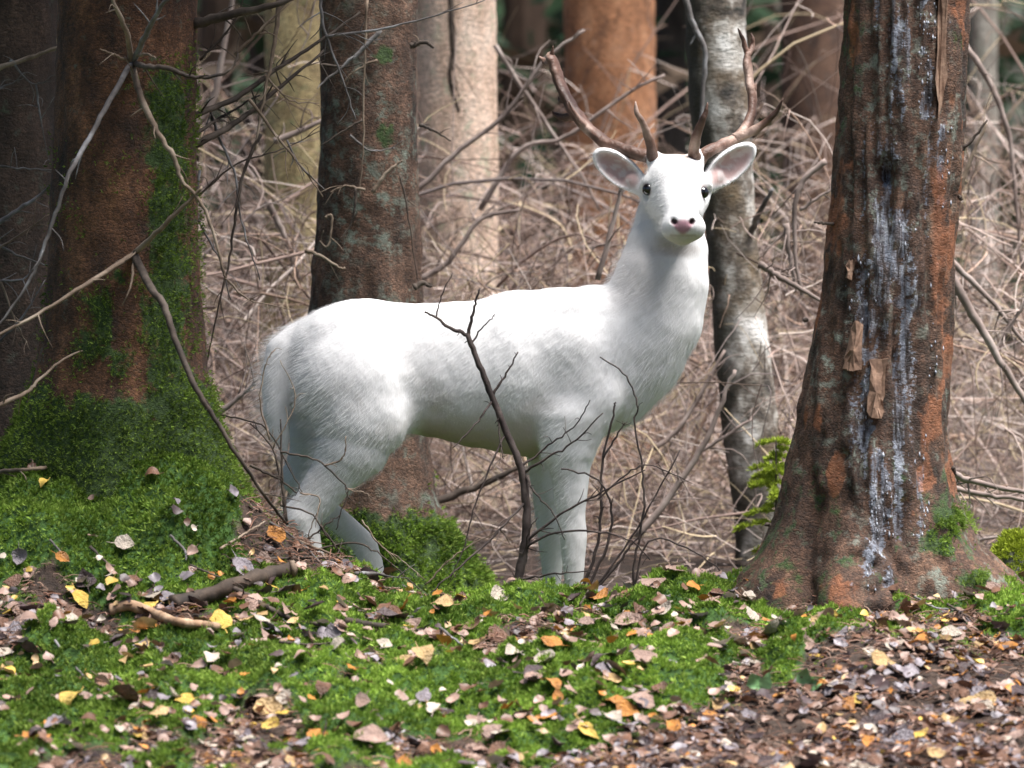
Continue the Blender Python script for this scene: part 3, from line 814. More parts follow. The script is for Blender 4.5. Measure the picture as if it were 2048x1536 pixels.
    for nm, lab, d, sil, (a, b_, c_, li, la), sd in bg:
        mt = bark_mat('bark_background', a, b_, c_, li, la, plates=40)
        make_tree(nm, lab, 'tree', d, sil, mt, plain(sd), 40, 0.05, 0.012, sd, None, True, -0.35)
    # birch
    sil = [(-60, 1368, 1492), (0, 1370, 1493), (200, 1378, 1498), (400, 1402, 1508), (550, 1418, 1522), (700, 1430, 1540), (850, 1442, 1556), (950, 1455, 1560), (1050, 1470, 1568), (1150, 1470, 1590)]
    m, nt, b = new_mat('birch_bark')
    v = coords(nt, (1, 1, 0.9)); v2 = coords(nt, (1, 1, 2.2)); v3 = coords(nt)
    n1 = noise_n(nt, v, 9, 5, 0.62); n2 = noise_n(nt, v2, 40, 4, 0.7); n3 = noise_n(nt, v3, 3.2, 3)
    cc = ramp(nt, n1, [(0.36, (0.035, 0.030, 0.026)), (0.45, (0.16, 0.13, 0.105)), (0.53, (0.45, 0.42, 0.38)), (0.62, (0.80, 0.77, 0.74))])
    cc = mixc(nt, ramp(nt, n3, [(0.52, 0.0), (0.62, 0.75)]), cc, (0.17, 0.115, 0.06))
    cc = mixc(nt, ramp(nt, n2, [(0.56, 0.0), (0.66, 0.6)]), cc, (0.06, 0.07, 0.055))
    at = nd(nt, 'ShaderNodeVertexColor', layer_name='Col'); sp = nd(nt, 'ShaderNodeSeparateColor'); nt.links.new(at.outputs[0], sp.inputs[0])
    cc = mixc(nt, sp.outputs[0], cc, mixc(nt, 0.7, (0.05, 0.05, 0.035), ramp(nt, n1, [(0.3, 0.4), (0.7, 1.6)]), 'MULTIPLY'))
    nt.links.new(cc, b.inputs['Base Color']); b.inputs['Roughness'].default_value = 0.8
    bump(nt, b, n2, 0.8, 0.01)
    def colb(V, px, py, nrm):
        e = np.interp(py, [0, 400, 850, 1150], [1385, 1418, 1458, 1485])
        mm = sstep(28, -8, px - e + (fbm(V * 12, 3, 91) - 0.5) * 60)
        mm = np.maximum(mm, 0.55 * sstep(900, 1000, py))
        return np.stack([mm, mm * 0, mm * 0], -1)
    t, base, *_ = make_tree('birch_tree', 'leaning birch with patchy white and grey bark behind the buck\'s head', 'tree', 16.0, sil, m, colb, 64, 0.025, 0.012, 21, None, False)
    for pts, r in [([(1366, -30), (1386, 50), (1410, 100), (1405, 200), (1398, 280)], 7), ([(1412, 95), (1394, 70), (1380, 90)], 3), ([(1480, 500, 15.97), (1502, 462, 15.95), (1522, 420, 15.85), (1545, 378, 15.8)], 8)]:
        add_branch(t, base, [(q[0], q[1], q[2] if len(q) > 2 else 15.8) for q in pts], 16, r, BR_GREY, rng, 0.5, 0, 0.04)
    # birch crown above the picture
    g = Geo()
    for k in range(26):
        a = rng.uniform(0, 6.28); z = rng.uniform(4, 10); L = rng.uniform(0.6, 1.8)
        pts = np.array([[0, 0, z], [math.cos(a) * L * 0.6, math.sin(a) * L * 0.6, z + 0.5], [math.cos(a) * L, math.sin(a) * L, z + 0.6]])
        v_, q_ = tube(catmull(pts, 6), np.linspace(0.025, 0.005, 6), 5); g.add(v_, q_, (0.12, 0.09, 0.07))
        for j in range(24):
            p = pts[2] * rng.uniform(0.3, 1) + pts[1] * 0 + rng.normal(size=3) * 0.25; p[2] = z + 0.5 + rng.normal() * 0.2
            e1 = rng.normal(size=3) * 0.04; e2 = rng.normal(size=3) * 0.04
            g.add(np.array([p, p + e1, p + e1 + e2, p + e2]), np.array([[0, 1, 2, 3]]), (0.25, 0.17, 0.04))
    link('crown', g.mesh('birch_crown', False), CROWN_MAT, t, (0, 0, -base[2]))
    return T1
build_trees()

# ================================================================== brushwood, woodland
def build_brush():
    rng = np.random.default_rng(17)
    # primary dead boughs
    NP = 700
    y = rng.uniform(15.7, 21.5, NP)
    hw = y * 0.098 + 0.25
    x = rng.uniform(-1, 1, NP) * hw
    zmax = 1.05 + 0.25 * (y - 15.7) / 5.8
    # less dense in the upper middle between the birch and the scarred spruce
    z = rng.uniform(0, 1, NP) ** 1.5 * zmax + gz(x, y)
    bx_, by_ = proj(x, y, z)
    gap = (bx_ > 1490) & (bx_ < 1720)
    z = np.where(gap, gz(x, y) + rng.uniform(0, 0.25, NP), z)
    az = rng.uniform(0, 2 * np.pi, NP); el = rng.normal(0.25, 0.55, NP)
    L = rng.uniform(0.5, 1.5, NP) * np.where(gap, 0.5, 1.0)
    d0 = np.stack([np.cos(az) * np.cos(el), 0.6 * np.sin(az) * np.cos(el), np.sin(el)], -1)
    d1 = d0 + rng.normal(size=(NP, 3)) * 0.5 + np.array([0, 0, -0.45])
    b = np.stack([x, y, z], -1)
    n = 9
    t = np.linspace(0, 1, n)[None, :, None]
    path = b[:, None, :] + L[:, None, None] * (d0[:, None, :] * t + (d1 - d0)[:, None, :] * t * t * 0.5)
    path += rng.normal(size=path.shape) * 0.0035
    rad = rng.uniform(0.0022, 0.0068, NP)[:, None] * np.linspace(1, 0.35, n)[None]
    pal = np.array([[0.44, 0.34, 0.30], [0.32, 0.225, 0.19], [0.21, 0.15, 0.12], [0.58, 0.48, 0.43], [0.37, 0.25, 0.19], [0.10, 0.062, 0.05], [0.28, 0.225, 0.21], [0.52, 0.41, 0.27]])
    pal = pal * 1.0
    V, Q = many_tubes(path, rad, 5)
    C = np.repeat(pal[rng.integers(0, len(pal), NP)] * rng.uniform(0.7, 1.2, (NP, 1)), n * 5, 0)
    g = Geo(); g.add(V, Q, C)
    # fine curling twigs, most of them springing from the boughs
    NT = 20000
    k = rng.integers(0, NP, NT); j = rng.integers(1, n, NT)
    s = path[k, j]
    loose = rng.uniform(size=NT) < 0.35
    yy = rng.uniform(15.6, 20.5, NT); xx = rng.uniform(-1, 1, NT) * (yy * 0.098 + 0.2)
    zz = gz(xx, yy) + rng.uniform(0, 1, NT) ** 1.7 * 1.0
    s = np.where(loose[:, None], np.stack([xx, yy, zz], -1), s)
    a = rng.uniform(0, 2 * np.pi, NT); e = rng.normal(0.15, 0.75, NT)
    d0 = np.stack([np.cos(a) * np.cos(e), 0.7 * np.sin(a) * np.cos(e), np.sin(e)], -1)
    cur = rng.normal(size=(NT, 3)) * 0.8 + np.array([0, 0, -0.5])
    L = rng.uniform(0.08, 0.36, NT)
    m = 6
    t = np.linspace(0, 1, m)[None, :, None]
    tp = s[:, None, :] + L[:, None, None] * (d0[:, None, :] * t + cur[:, None, :] * t * t * 0.55)
    tp += rng.normal(size=tp.shape) * 0.002
    rr = rng.uniform(0.0011, 0.0030, NT)[:, None] * np.linspace(1, 0.5, m)[None]
    tp[:, :, 2] = np.maximum(tp[:, :, 2], gz(tp[:, :, 0].ravel(), tp[:, :, 1].ravel()).reshape(NT, m) + 0.002)
    V, Q = many_tubes(tp, rr, 3)
    C = np.repeat(pal[rng.integers(0, len(pal), NT)] * rng.uniform(0.4, 1.6, (NT, 1)), m * 3, 0)
    g.add(V, Q, C)
    o = link('brushwood', g.mesh('brushwood'), vcol_mat('dead_twigs', 0.8, 0, 0.25, 12))
    tag(o, 'tangle of dead pinkish-brown twigs filling the background between the trunks', 'brushwood', kind='stuff')
    # separate dead sticks that can be told apart
    sticks = [
        ('bent pale dead branch between the birch and the scarred spruce', [(1652, 322), (1612, 356), (1590, 410), (1592, 520), (1604, 590)], 15.3, 8, BR_PINK),
        ('short pale stick upright beside the bent pale branch', [(1572, 448), (1580, 510), (1592, 575)], 15.4, 8, BR_PINK),
        ('pale stick pointing down to the scarred spruce from beside the birch', [(1518, 528), (1570, 560), (1650, 605)], 15.2, 9, BR_PINK),
        ('thin twig forking from the bent pale branch', [(1600, 420), (1640, 392), (1670, 375)], 15.3, 5, BR_PINK),
        ('thick pale fallen pole slanting down, right of the scarred spruce', [(1895, 540), (1960, 652), (2030, 770), (2090, 860)], 15.0, 12, BR_PINK),
        ('slim pale pole crossing above the thick fallen pole', [(1900, 520), (1990, 610), (2060, 700)], 15.2, 8, BR_PINK),
        ('pale twig leaning on the crossing poles right of the scarred spruce', [(2080, 540), (2040, 620), (2005, 680)], 15.1, 6, BR_PINK),
        ('upper of two pale poles lying level right of the scarred spruce roots', [(1890, 942), (1960, 965), (2090, 995)], 14.6, 9, BR_PINK),
        ('lower of two pale poles lying level right of the scarred spruce roots', [(1890, 972), (1980, 990), (2080, 1004)], 14.7, 8, BR_PINK),
        ('long arching grey branch right of the scarred spruce', [(1930, 90), (1985, 175), (2018, 270), (2030, 380), (2045, 560)], 16.5, 8, BR_PINK),
        ('short stick rising beside the scarred spruce towards the slim grey trunk', [(1918, 382), (1945, 310), (1972, 246)], 15.5, 7, BR_TAN),
        ('pale thin stick standing behind the buck\'s nape', [(1195, 560), (1225, 450), (1242, 380), (1258, 330)], 15.4, 7, BR_PINK),
        ('whitish stick reaching from the brushwood towards the deer\'s tail', [(425, 838), (470, 800), (516, 762)], 14.7, 8, BR_PINK),
        ('bright curved pole right of the moss-sided spruce', [(380, 262), (425, 205), (448, 90), (470, -30)], 16.6, 10, BR_PINK),
        ('pale slanting stick in front of the yellowish trunk', [(535, 402), (572, 480), (598, 560)], 16.0, 9, BR_PINK),
        ('straight pale stick rising across the yellowish trunk', [(548, 282), (600, 262), (650, 238)], 15.9, 9, BR_PINK),
        ('dark stick lying below the deer\'s belly', [(860, 1010), (920, 985), (985, 960), (1045, 930)], 15.6, 11, BR_DARK),
        ('long stick slanting up from the bramble to the birch', [(1275, 1075), (1345, 985), (1410, 885), (1445, 800), (1470, 740)], 15.2, 9, BR_PINK),
        ('level stick crossing in front of the birch foot', [(1395, 905), (1450, 872), (1505, 838)], 15.4, 6, BR_PINK),
        ('long branch rising across the pale salmon trunk', [(830, 385), (920, 300), (1010, 230), (1090, 120), (1170, 60)], 16.4, 7, BR_PINK),
        ('curved brown branch below the buck\'s viewer-left antler', [(960, 420), (1040, 300), (1130, 275), (1250, 190), (1330, 150)], 16.8, 7, BR_PINK),
        ('hanging dead branch with a hooked end on the pale salmon trunk', [(902, -20), (905, 100), (900, 160), (918, 225)], 17.9, 8, BR_DARK),
        ('pale branch sloping down past the orange-brown trunk', [(990, 90), (1060, 200), (1150, 330), (1200, 420)], 17.0, 6, BR_PINK),
        ('grey stick leaning behind the chest of the deer', [(1310, 900), (1370, 840), (1450, 700)], 15.8, 7, BR_PINK),
        ('crooked stick just above the deer\'s back', [(840, 560), (900, 520), (960, 440), (1040, 420)], 16.2, 8, BR_PINK),
    ]
    for lab, pts, d, r, mat in sticks:
        path, rr, v, q = branch_mesh('dead_stick', pts, d, r * 0.85, 0.5, np.zeros(3), 7, 0.2, 0.0014, rng)
        base = path[np.argmin(path[:, 2])].copy()
        e = empty('dead_branch', base, lab, 'branch', 'dead branches in the brushwood')
        st = link('stem', fast_mesh('dead_stem', v - base, q), mat, e)
        link('twig', side_twigs(path - base, rr, rng, 7, 0.16).mesh('twig'), mat, e)['kind'] = 'stuff'
build_brush()

def build_woodland():
    rng = np.random.default_rng(23)
    g = Geo()
    # trunks far back
    for k in range(70):
        y = rng.uniform(27, 70); x = rng.uniform(-1, 1) * (y * 0.11 + 1.5)
        z0 = float(gz(np.array([x]), np.array([y]))[0]) - 0.2
        r = rng.uniform(0.10, 0.2)
        p = np.array([[x, y, z0], [x + rng.normal() * 0.1, y, z0 + 4], [x + rng.normal() * 0.2, y, z0 + 11]])
        v, q = tube(catmull(p, 8), np.linspace(r * 1.2, r * 0.4, 8), 10, None, 0.2, k)
        g.add(v, q, np.array([0.085, 0.055, 0.04]) * rng.uniform(0.5, 1.6))
    # low boughs and needles
    N = 42000
    y = rng.uniform(24, 62, N); x = rng.uniform(-1, 1, N) * (y * 0.115 + 2)
    cl = fbm(np.stack([x * 0.7, y * 0.3, y * 0], -1), 3, 95)
    z = gz(x, y) + rng.uniform(0, 1, N) ** 0.8 * 8.0 * (0.5 + cl)
    d = rng.normal(size=(N, 3)) * np.array([1, 1, 0.5]); d /= np.linalg.norm(d, axis=1)[:, None]
    w = np.cross(d, rng.normal(size=(N, 3))); w /= np.linalg.norm(w, axis=1)[:, None]
    l = rng.uniform(0.12, 0.38, N)
    c = np.stack([x, y, z], -1)
    V = np.stack([c, c + d * (l * .5)[:, None] - w * (l * .2)[:, None], c + d * l[:, None], c + d * (l * .5)[:, None] + w * (l * .2)[:, None]], 1).reshape(-1, 3)
    bq = (np.arange(N) * 4)[:, None]
    col = np.where((rng.uniform(size=(N, 1)) < 0.25), np.array([[0.11, 0.075, 0.05]]), np.array([[0.028, 0.058, 0.026]])) * rng.uniform(0.5, 1.5, (N, 1))
    g.add(V, np.hstack([bq, bq + 1, bq + 2, bq + 3]), np.repeat(col, 4, 0))
    o = link('woodland', g.mesh('woodland', False), CROWN_MAT)
    tag(o, 'dark conifer wood fading away far behind the brushwood', 'woodland', kind='stuff')
build_woodland()

# ================================================================== the deer
def surface_nets(f, org, h):
    ng = f < 0
    nx, ny, nz = f.shape
    cnt = np.zeros((nx - 1, ny - 1, nz - 1), np.int8)
    for a in (0, 1):
        for b in (0, 1):
            for c in (0, 1):
                cnt += ng[a:nx - 1 + a, b:ny - 1 + b, c:nz - 1 + c]
    act = np.argwhere((cnt > 0) & (cnt < 8))
    idx = np.full(cnt.shape, -1, np.int32)
    idx[act[:, 0], act[:, 1], act[:, 2]] = np.arange(len(act))
    s = np.zeros((len(act), 3)); w = np.zeros(len(act))
    cor = [(a, b, c) for a in (0, 1) for b in (0, 1) for c in (0, 1)]
    val = {k: f[act[:, 0] + k[0], act[:, 1] + k[1], act[:, 2] + k[2]] for k in cor}
    for k in cor:
        for ax in range(3):
            if k[ax] == 0:
                k2 = list(k); k2[ax] = 1; k2 = tuple(k2)
                a, b = val[k], val[k2]
                m = (a < 0) != (b < 0)
                t = np.where(m, a / np.where(m, a - b, 1), 0)
                p = np.tile(np.array(k, float), (len(act), 1)); p[:, ax] += t
                s += p * m[:, None]; w += m
    V = (act + s / w[:, None]) * h + org
    Fs = []
    for ax in range(3):
        o1, o2 = (ax + 1) % 3, (ax + 2) % 3
        sl0 = [slice(1, -1)] * 3; sl1 = [slice(1, -1)] * 3
        sl0[ax] = slice(0, -1); sl1[ax] = slice(1, None)
        A = ng[tuple(sl0)]; B = ng[tuple(sl1)]
        for flip in (0, 1):
            e = np.argwhere((A & ~B) if not flip else (~A & B))
            off = np.array([1, 1, 1]); off[ax] = 0
            e = e + off
            q = []
            for d1, d2 in ((-1, -1), (0, -1), (0, 0), (-1, 0)):
                c = e.copy(); c[:, o1] += d1; c[:, o2] += d2
                q.append(idx[c[:, 0], c[:, 1], c[:, 2]])
            q = np.stack(q, 1)
            if flip: q = q[:, ::-1]
            Fs.append(q)
    Fq = np.vstack(Fs)
    Fq = Fq[(Fq >= 0).all(1)]
    return V, Fq

S14 = F / 14.0
def build_deer():
    h = 0.0055
    def D(px, py, dy): return P(px, py, 14.0 + dy)
    lo = np.array([-0.70, 13.62, -0.24]); hi = np.array([0.66, 14.26, 1.12])
    n = np.ceil((hi - lo) / h).astype(int) + 1
    ax = [lo[i] + h * np.arange(n[i]) for i in range(3)]
    fld = np.full(n, 0.5, np.float32)
    def region(mn, mx):
        a = np.clip(np.floor((mn - lo) / h).astype(int), 0, n - 1)
        b = np.clip(np.ceil((mx - lo) / h).astype(int) + 1, 1, n)
        sl = tuple(slice(a[i], b[i]) for i in range(3))
        X, Y, Z = np.meshgrid(ax[0][sl[0]], ax[1][sl[1]], ax[2][sl[2]], indexing='ij')
        return sl, X.astype(np.float32), Y.astype(np.float32), Z.astype(np.float32)
    def chain(pts, k=0.02, ys=1.0, sub=False):
        """pts: (px, py, dy, r_px)"""
        c = np.array([D(p[0], p[1], p[2]) for p in pts]); r = np.array([p[3] / S14 for p in pts])
        mg = r.max() * max(1, ys) + k + 0.02
        sl, X, Y, Z = region(c.min(0) - mg, c.max(0) + mg)
        d = np.full(X.shape, 9.0, np.float32)
        for i in range(len(c) - 1):
            a, b = c[i], c[i + 1]; ba = b - a; L = ba.dot(ba) + 1e-9
            t = np.clip(((X - a[0]) * ba[0] + (Y - a[1]) * ba[1] + (Z - a[2]) * ba[2]) / L, 0, 1)
            dd = np.sqrt((X - a[0] - t * ba[0]) ** 2 + ((Y - a[1] - t * ba[1]) / ys) ** 2 + (Z - a[2] - t * ba[2]) ** 2) - (r[i] + (r[i + 1] - r[i]) * t)
            d = np.minimum(d, dd)
        merge(sl, d, k, sub)
    def merge(sl, d, k, sub=False):
        g = fld[sl]
        if sub:
            d = -d
            hh = np.maximum(k - np.abs(g - d), 0) / k
            fld[sl] = np.maximum(g, d) + hh * hh * k * 0.25
        else:
            hh = np.maximum(k - np.abs(g - d), 0) / k
            fld[sl] = np.minimum(g, d) - hh * hh * k * 0.25
    def ell(c, axes, rad, k=0.01, sub=False, cut=None):
        c = np.asarray(c); A = np.array(axes); rad = np.array(rad)
        mg = rad.max() + k + 0.02
        sl, X, Y, Z = region(c - mg, c + mg)
        q = [((X - c[0]) * A[i][0] + (Y - c[1]) * A[i][1] + (Z - c[2]) * A[i][2]) for i in range(3)]
        def e(qq, rr):
            k0 = np.sqrt(sum((qq[i] / rr[i]) ** 2 for i in range(3)))
            k1 = np.sqrt(sum((qq[i] / rr[i] ** 2) ** 2 for i in range(3))) + 1e-6
            return k0 * (k0 - 1) / k1
        d = e(q, rad)
        if cut is not None:
            off, rr = cut
            d2 = e([q[0] - off[0], q[1] - off[1], q[2] - off[2]], np.array(rr))
            d = np.maximum(d, -d2)
        merge(sl, d, k, sub)
    # torso
    chain([(655, 740, 0, 108), (720, 735, 0, 137), (800, 733, 0, 129), (880, 741, 0, 136), (960, 747, 0, 148), (1050, 747, 0, 167),
           (1120, 737, 0, 163), (1190, 722, 0, 147), (1238, 722, -0.01, 110)], 0.03, 0.64)
    # neck
    chain([(1215, 700, -0.005, 128), (1262, 680, -0.012, 118), (1302, 632, -0.018, 106), (1322, 570, -0.022, 97), (1333, 505, -0.01, 83), (1338, 440, 0.012, 68), (1346, 400, 0.015, 56)], 0.035, 0.66)
    # shoulders
    for dy, s in ((-0.088, 1), (0.088, 1)):
        chain([(1150, 640, dy * 0.75, 55), (1150, 700, dy, 70), (1185, 790, dy * 1.08, 62), (1140, 868, dy, 56)], 0.03, 0.62)
    # near hind leg
    chain([(665, 705, -0.05, 80), (702, 765, -0.078, 112), (722, 825, -0.086, 100), (706, 890, -0.09, 74), (668, 950, -0.09, 50), (626, 1006, -0.09, 40), (602, 1034, -0.09, 36)], 0.055, 0.64)
    chain([(581, 1020, -0.09, 14), (604, 1038, -0.09, 34), (622, 1100, -0.09, 24), (648, 1195, -0.09, 20), (656, 1228, -0.09, 25), (672, 1262, -0.09, 20)], 0.012, 0.85)
    for o in (-0.012, 0.012):
        chain([(668, 1256, -0.09 + o, 17), (686, 1284, -0.09 + o, 11)], 0.006)
    # far hind leg
    chain([(660, 720, 0.05, 88), (690, 780, 0.065, 108), (655, 860, 0.08, 78), (618, 925, 0.09, 44), (594, 955, 0.09, 33)], 0.035, 0.62)
    chain([(580, 945, 0.09, 13), (596, 960, 0.09, 30), (645, 1012, 0.09, 24), (700, 1060, 0.09, 23), (730, 1090, 0.09, 25), (742, 1125, 0.09, 23), (752, 1160, 0.09, 20)], 0.012, 0.85)
    for o in (-0.012, 0.012):
        chain([(750, 1160, 0.09 + o, 17), (764, 1192, 0.09 + o, 11)], 0.006)
    # near front leg
    chain([(1140, 840, -0.075, 66), (1138, 900, -0.08, 52), (1140, 955, -0.08, 38), (1141, 1030, -0.08, 29), (1147, 1075, -0.08, 28), (1148, 1100, -0.08, 25), (1148, 1165, -0.08, 18), (1149, 1215, -0.08, 18), (1150, 1236, -0.08, 23), (1158, 1264, -0.08, 19)], 0.03, 0.9)
    for o in (-0.012, 0.012):
        chain([(1156, 1260, -0.08 + o, 17), (1172, 1288, -0.08 + o, 11)], 0.006)
    # far front leg
    chain([(1115, 840, 0.07, 66), (1098, 900, 0.075, 46), (1093, 955, 0.075, 35), (1097, 1030, 0.075, 28), (1103, 1075, 0.075, 27), (1104, 1100, 0.075, 24), (1104, 1165, 0.075, 18), (1105, 1215, 0.075, 18), (1106, 1236, 0.075, 22), (1114, 1264, 0.075, 19)], 0.03, 0.9)
    for o in (-0.012, 0.012):
        chain([(1112, 1260, 0.075 + o, 17), (1128, 1288, 0.075 + o, 11)], 0.006)
    # tail
    chain([(600, 682, -0.02, 36), (566, 705, -0.045, 34), (548, 755, -0.055, 29), (552, 820, -0.055, 26), (562, 872, -0.055, 18), (570, 906, -0.055, 7)], 0.012, 0.7)
    # head : cranium, face, muzzle, jaw, cheeks, brows
    chain([(1351, 362, -0.02, 54), (1351, 371, -0.06, 61)], 0.025, 1.0)
    chain([(1352, 374, -0.06, 58), (1355, 398, -0.11, 46), (1360, 424, -0.165, 36), (1366, 447, -0.215, 31)], 0.02, 1.0)
    chain([(1351, 424, -0.03, 42), (1358, 452, -0.10, 30), (1364, 470, -0.185, 21)], 0.025, 1.0)
    chain([(1318, 398, -0.055, 30), (1338, 426, -0.11, 22)], 0.03)
    chain([(1390, 397, -0.055, 28), (1382, 426, -0.11, 22)], 0.03)
    for sx in (-1, 1):
        chain([(1352 + sx * 54, 366, -0.08, 14), (1352 + sx * 62, 376, -0.06, 13)], 0.012)
        chain([(1352 + sx * 66, 384, -0.075, 9), (1352 + sx * 60, 392, -0.085, 9)], 0.006, 1.0, True)
    # muzzle lips and nose pad
    chain([(1343, 458, -0.212, 20), (1390, 456, -0.212, 20)], 0.03)
    chain([(1357, 447, -0.236, 14), (1376, 446, -0.236, 14)], 0.012)
    for nx_, s_ in ((1348, 1), (1384, -1)):
        a_ = np.array([math.cos(0.6), 0, -s_ * math.sin(0.6)]); b_ = np.array([s_ * math.sin(0.6), 0, math.cos(0.6)])
        ell(D(nx_, 443, -0.25), (a_, b_, np.array([0, 1.0, 0])), (0.0095, 0.0055, 0.018), 0.004, True)
    # mouth line
    chain([(1342, 471, -0.215, 1.5), (1366, 472, -0.243, 2), (1390, 470, -0.215, 1.5)], 0.006, 1.0, True)
    # pedicles
    chain([(1318, 330, -0.02, 20), (1306, 316, -0.015, 17)], 0.02)
    chain([(1388, 328, -0.02, 20), (1397, 314, -0.015, 17)], 0.02)
    # ears : cupped shells
    ears = []
    for (bx, by, tx, ty, hw) in ((1290, 378, 1192, 305, 31), (1408, 374, 1506, 293, 31)):
        b = D(bx, by, 0.0); t = D(tx, ty, 0.015)
        u = t - b; L = np.linalg.norm(u); u /= L
        w = np.array([0.0, -1.0, 0.0]); w = w - u * w.dot(u)
        sx = -1 if tx < 1350 else 1
        w = w + np.array([0.25 * sx, 0, -0.1]); w = w - u * w.dot(u); w /= np.linalg.norm(w)
        v = np.cross(w, u)
        c = (b + t) / 2 + u * 0.004
        ears.append((c, u, v, w, L))
        ell(c, (u, v, w), (L * 0.52, hw / S14, 0.030), 0.006, False, ((-0.006, 0, 0.022), (L * 0.495, hw / S14 * 0.87, 0.034)))
        chain([(bx, by, 0.0, 20), (bx + (tx - bx) * 0.25, by + (ty - by) * 0.25, 0.012, 17)], 0.015)
    V, Q = surface_nets(fld, lo, h)
    # relax
    e = np.vstack([Q[:, [0, 1]], Q[:, [1, 2]], Q[:, [2, 3]], Q[:, [3, 0]]])
    for it in range(3):
        acc = np.zeros_like(V); cn = np.zeros(len(V))
        for a, b in ((0, 1), (1, 0)):
            for k in range(3): acc[:, k] += np.bincount(e[:, a], V[e[:, b], k], len(V))
            cn += np.bincount(e[:, a], minlength=len(V))
        V = V * 0.5 + 0.5 * acc / cn[:, None]
    # fine folds and coat clumps
    nr = np.zeros_like(V)
    fn = np.cross(V[Q[:, 2]] - V[Q[:, 0]], V[Q[:, 3]] - V[Q[:, 1]])
    for j in range(4):
        for k in range(3): nr[:, k] += np.bincount(Q[:, j], fn[:, k], len(V))
    nr /= np.linalg.norm(nr, axis=1)[:, None] + 1e-12
    px, py = proj(V[:, 0], V[:, 1], V[:, 2])
    headw = sstep(0.80, 0.90, V[:, 2]) * sstep(0.15, 0.25, V[:, 0])
    lump = (fbm(V * np.array([14, 14, 10]), 3, 5) - 0.5) * 0.009 + (fbm(V * np.array([45, 45, 30]), 2, 9) - 0.5) * 0.003
    V = V + nr * (lump * (1 - 0.85 * headw))[:, None]
    # colours of the coat (pigment : white coat, pink ears and nose, dark nostrils, tan legs; belly and chin also carry painted shade)
    c = np.tile(np.array([0.85, 0.835, 0.83]), (len(V), 1))
    n1 = fbm(V * 9, 3, 21); n2 = fbm(V * np.array([60, 60, 25]), 2, 22)
    c *= (0.95 + 0.06 * n1 + 0.04 * n2)[:, None]
    def tint(mask, colr, a):
        nonlocal c
        w = (np.clip(mask, 0, 1) * a)[:, None]
        c = c * (1 - w) + np.array(colr) * w
    tint(sstep(0.33, 0.0, V[:, 2]) * (0.5 + n1 * 0.5), (0.60, 0.54, 0.49), 0.55)
    belly = sstep(880, 905, py) * sstep(800, 850, px) * sstep(1090, 1060, px) * sstep(940, 925, py)
    tint(sstep(-0.2, -0.9, nr[:, 2]) * sstep(820, 860, px) * sstep(1120, 1060, px) * sstep(800, 860, py), (0.34, 0.245, 0.18), 0.85)  # belly stain, darkened further to paint in the shade underneath
    tint(sstep(770, 880, py + (n1 - 0.5) * 120) * sstep(830, 880, px) * sstep(1110, 1050, px) * (py < 930) * (np.abs(nr[:, 0]) < 0.8), (0.50, 0.41, 0.35), 0.65)  # lower flank browned too, part stain, part painted underside shade
    # dirt on the haunch inside, tarsal patch
    tint(sstep(0.55, 0.75, n1) * sstep(0.75, 0.3, V[:, 2]), (0.62, 0.56, 0.52), 0.35)
    # crown tan
    d = np.sqrt(((px - 1352) / 42) ** 2 + ((py - 312) / 9) ** 2)
    tint(sstep(1.25, 0.5, d) * (V[:, 1] < 14.05), (0.55, 0.40, 0.28), 0.6)
    tint(sstep(430, 520, py) * sstep(660, 560, py) * sstep(1380, 1290, px) * sstep(1200, 1240, px) * (0.4 + 0.6 * n1), (0.60, 0.50, 0.45), 0.5)
    # darker patch on the throat
    d = np.sqrt(((px - 1350) / 50) ** 2 + ((py - 500) / 15) ** 2)
    tint(sstep(1.3, 0.4, d) * (V[:, 1] < 14), (0.42, 0.33, 0.30), 0.5)
    earin = np.zeros(len(V))
    for (cc, u, v, w, L) in ears:
        q = V - cc
        a, b_, w_ = q @ u, q @ v, q @ w
        inside = sstep(0.95, 0.60, np.sqrt((a / (L * 0.52)) ** 2 + (b_ / 0.038) ** 2)) * (nr @ w > 0.1) * (w_ > -0.025) * (w_ < 0.03)
        earin = np.maximum(earin, inside)
        tint(inside, (0.52, 0.29, 0.26), 0.75 * 1.0)
        tint(inside * sstep(0.5, 0.62, fbm(V * 60, 2, 31)), (0.75, 0.68, 0.66), 0.7)
    nose = V[:, 1] < 13.80
    d = np.sqrt(((px - 1366) / (25 - np.clip(py - 446, 0, 18) * 0.7)) ** 2 + ((py - 454) / 16) ** 2)
    tint(sstep(1.15, 0.7, d) * nose, (0.46, 0.22, 0.27), 0.9)
    for nxp, nyp in ((1348, 443), (1384, 443)):
        d = np.sqrt(((px - nxp) / 7.5) ** 2 + ((py - nyp) / 6.0) ** 2)
        tint(sstep(1.25, 0.7, d) * nose, (0.06, 0.025, 0.03), 0.92)
    d = np.abs(py - 471) / 3
    tint(sstep(1.2, 0.3, d) * nose * (np.abs(px - 1366) < 26), (0.40, 0.30, 0.28), 0.5)
    tint(sstep(462, 478, py) * sstep(500, 488, py) * (V[:, 1] < 13.93) * sstep(60, 35, np.abs(px - 1362)), (0.50, 0.45, 0.38), 0.6)  # chin and lower muzzle darkened, their shading put into the colour
    # eye rims
    eyes = []
    for ex, ey in ((1290, 384), (1414, 383)):
        dd = (px - ex) ** 2 + (py - ey) ** 2
        dd[V[:, 1] > 14.1] = 1e9
        m = np.where(dd < 6 ** 2)[0]
        i = m[np.argmin(V[m, 1])]
        eyes.append((V[i].copy(), nr[i].copy(), ex, ey))
        d3 = np.linalg.norm(V - V[i], axis=1)
        tint(sstep(0.024, 0.014, d3), (0.34, 0.22, 0.20), 0.75)
    # hooves
    tint(sstep(-0.13, -0.16, V[:, 2]), (0.05, 0.04, 0.035), 1.0)
    base = np.array([0.28, 14.0, -0.19])
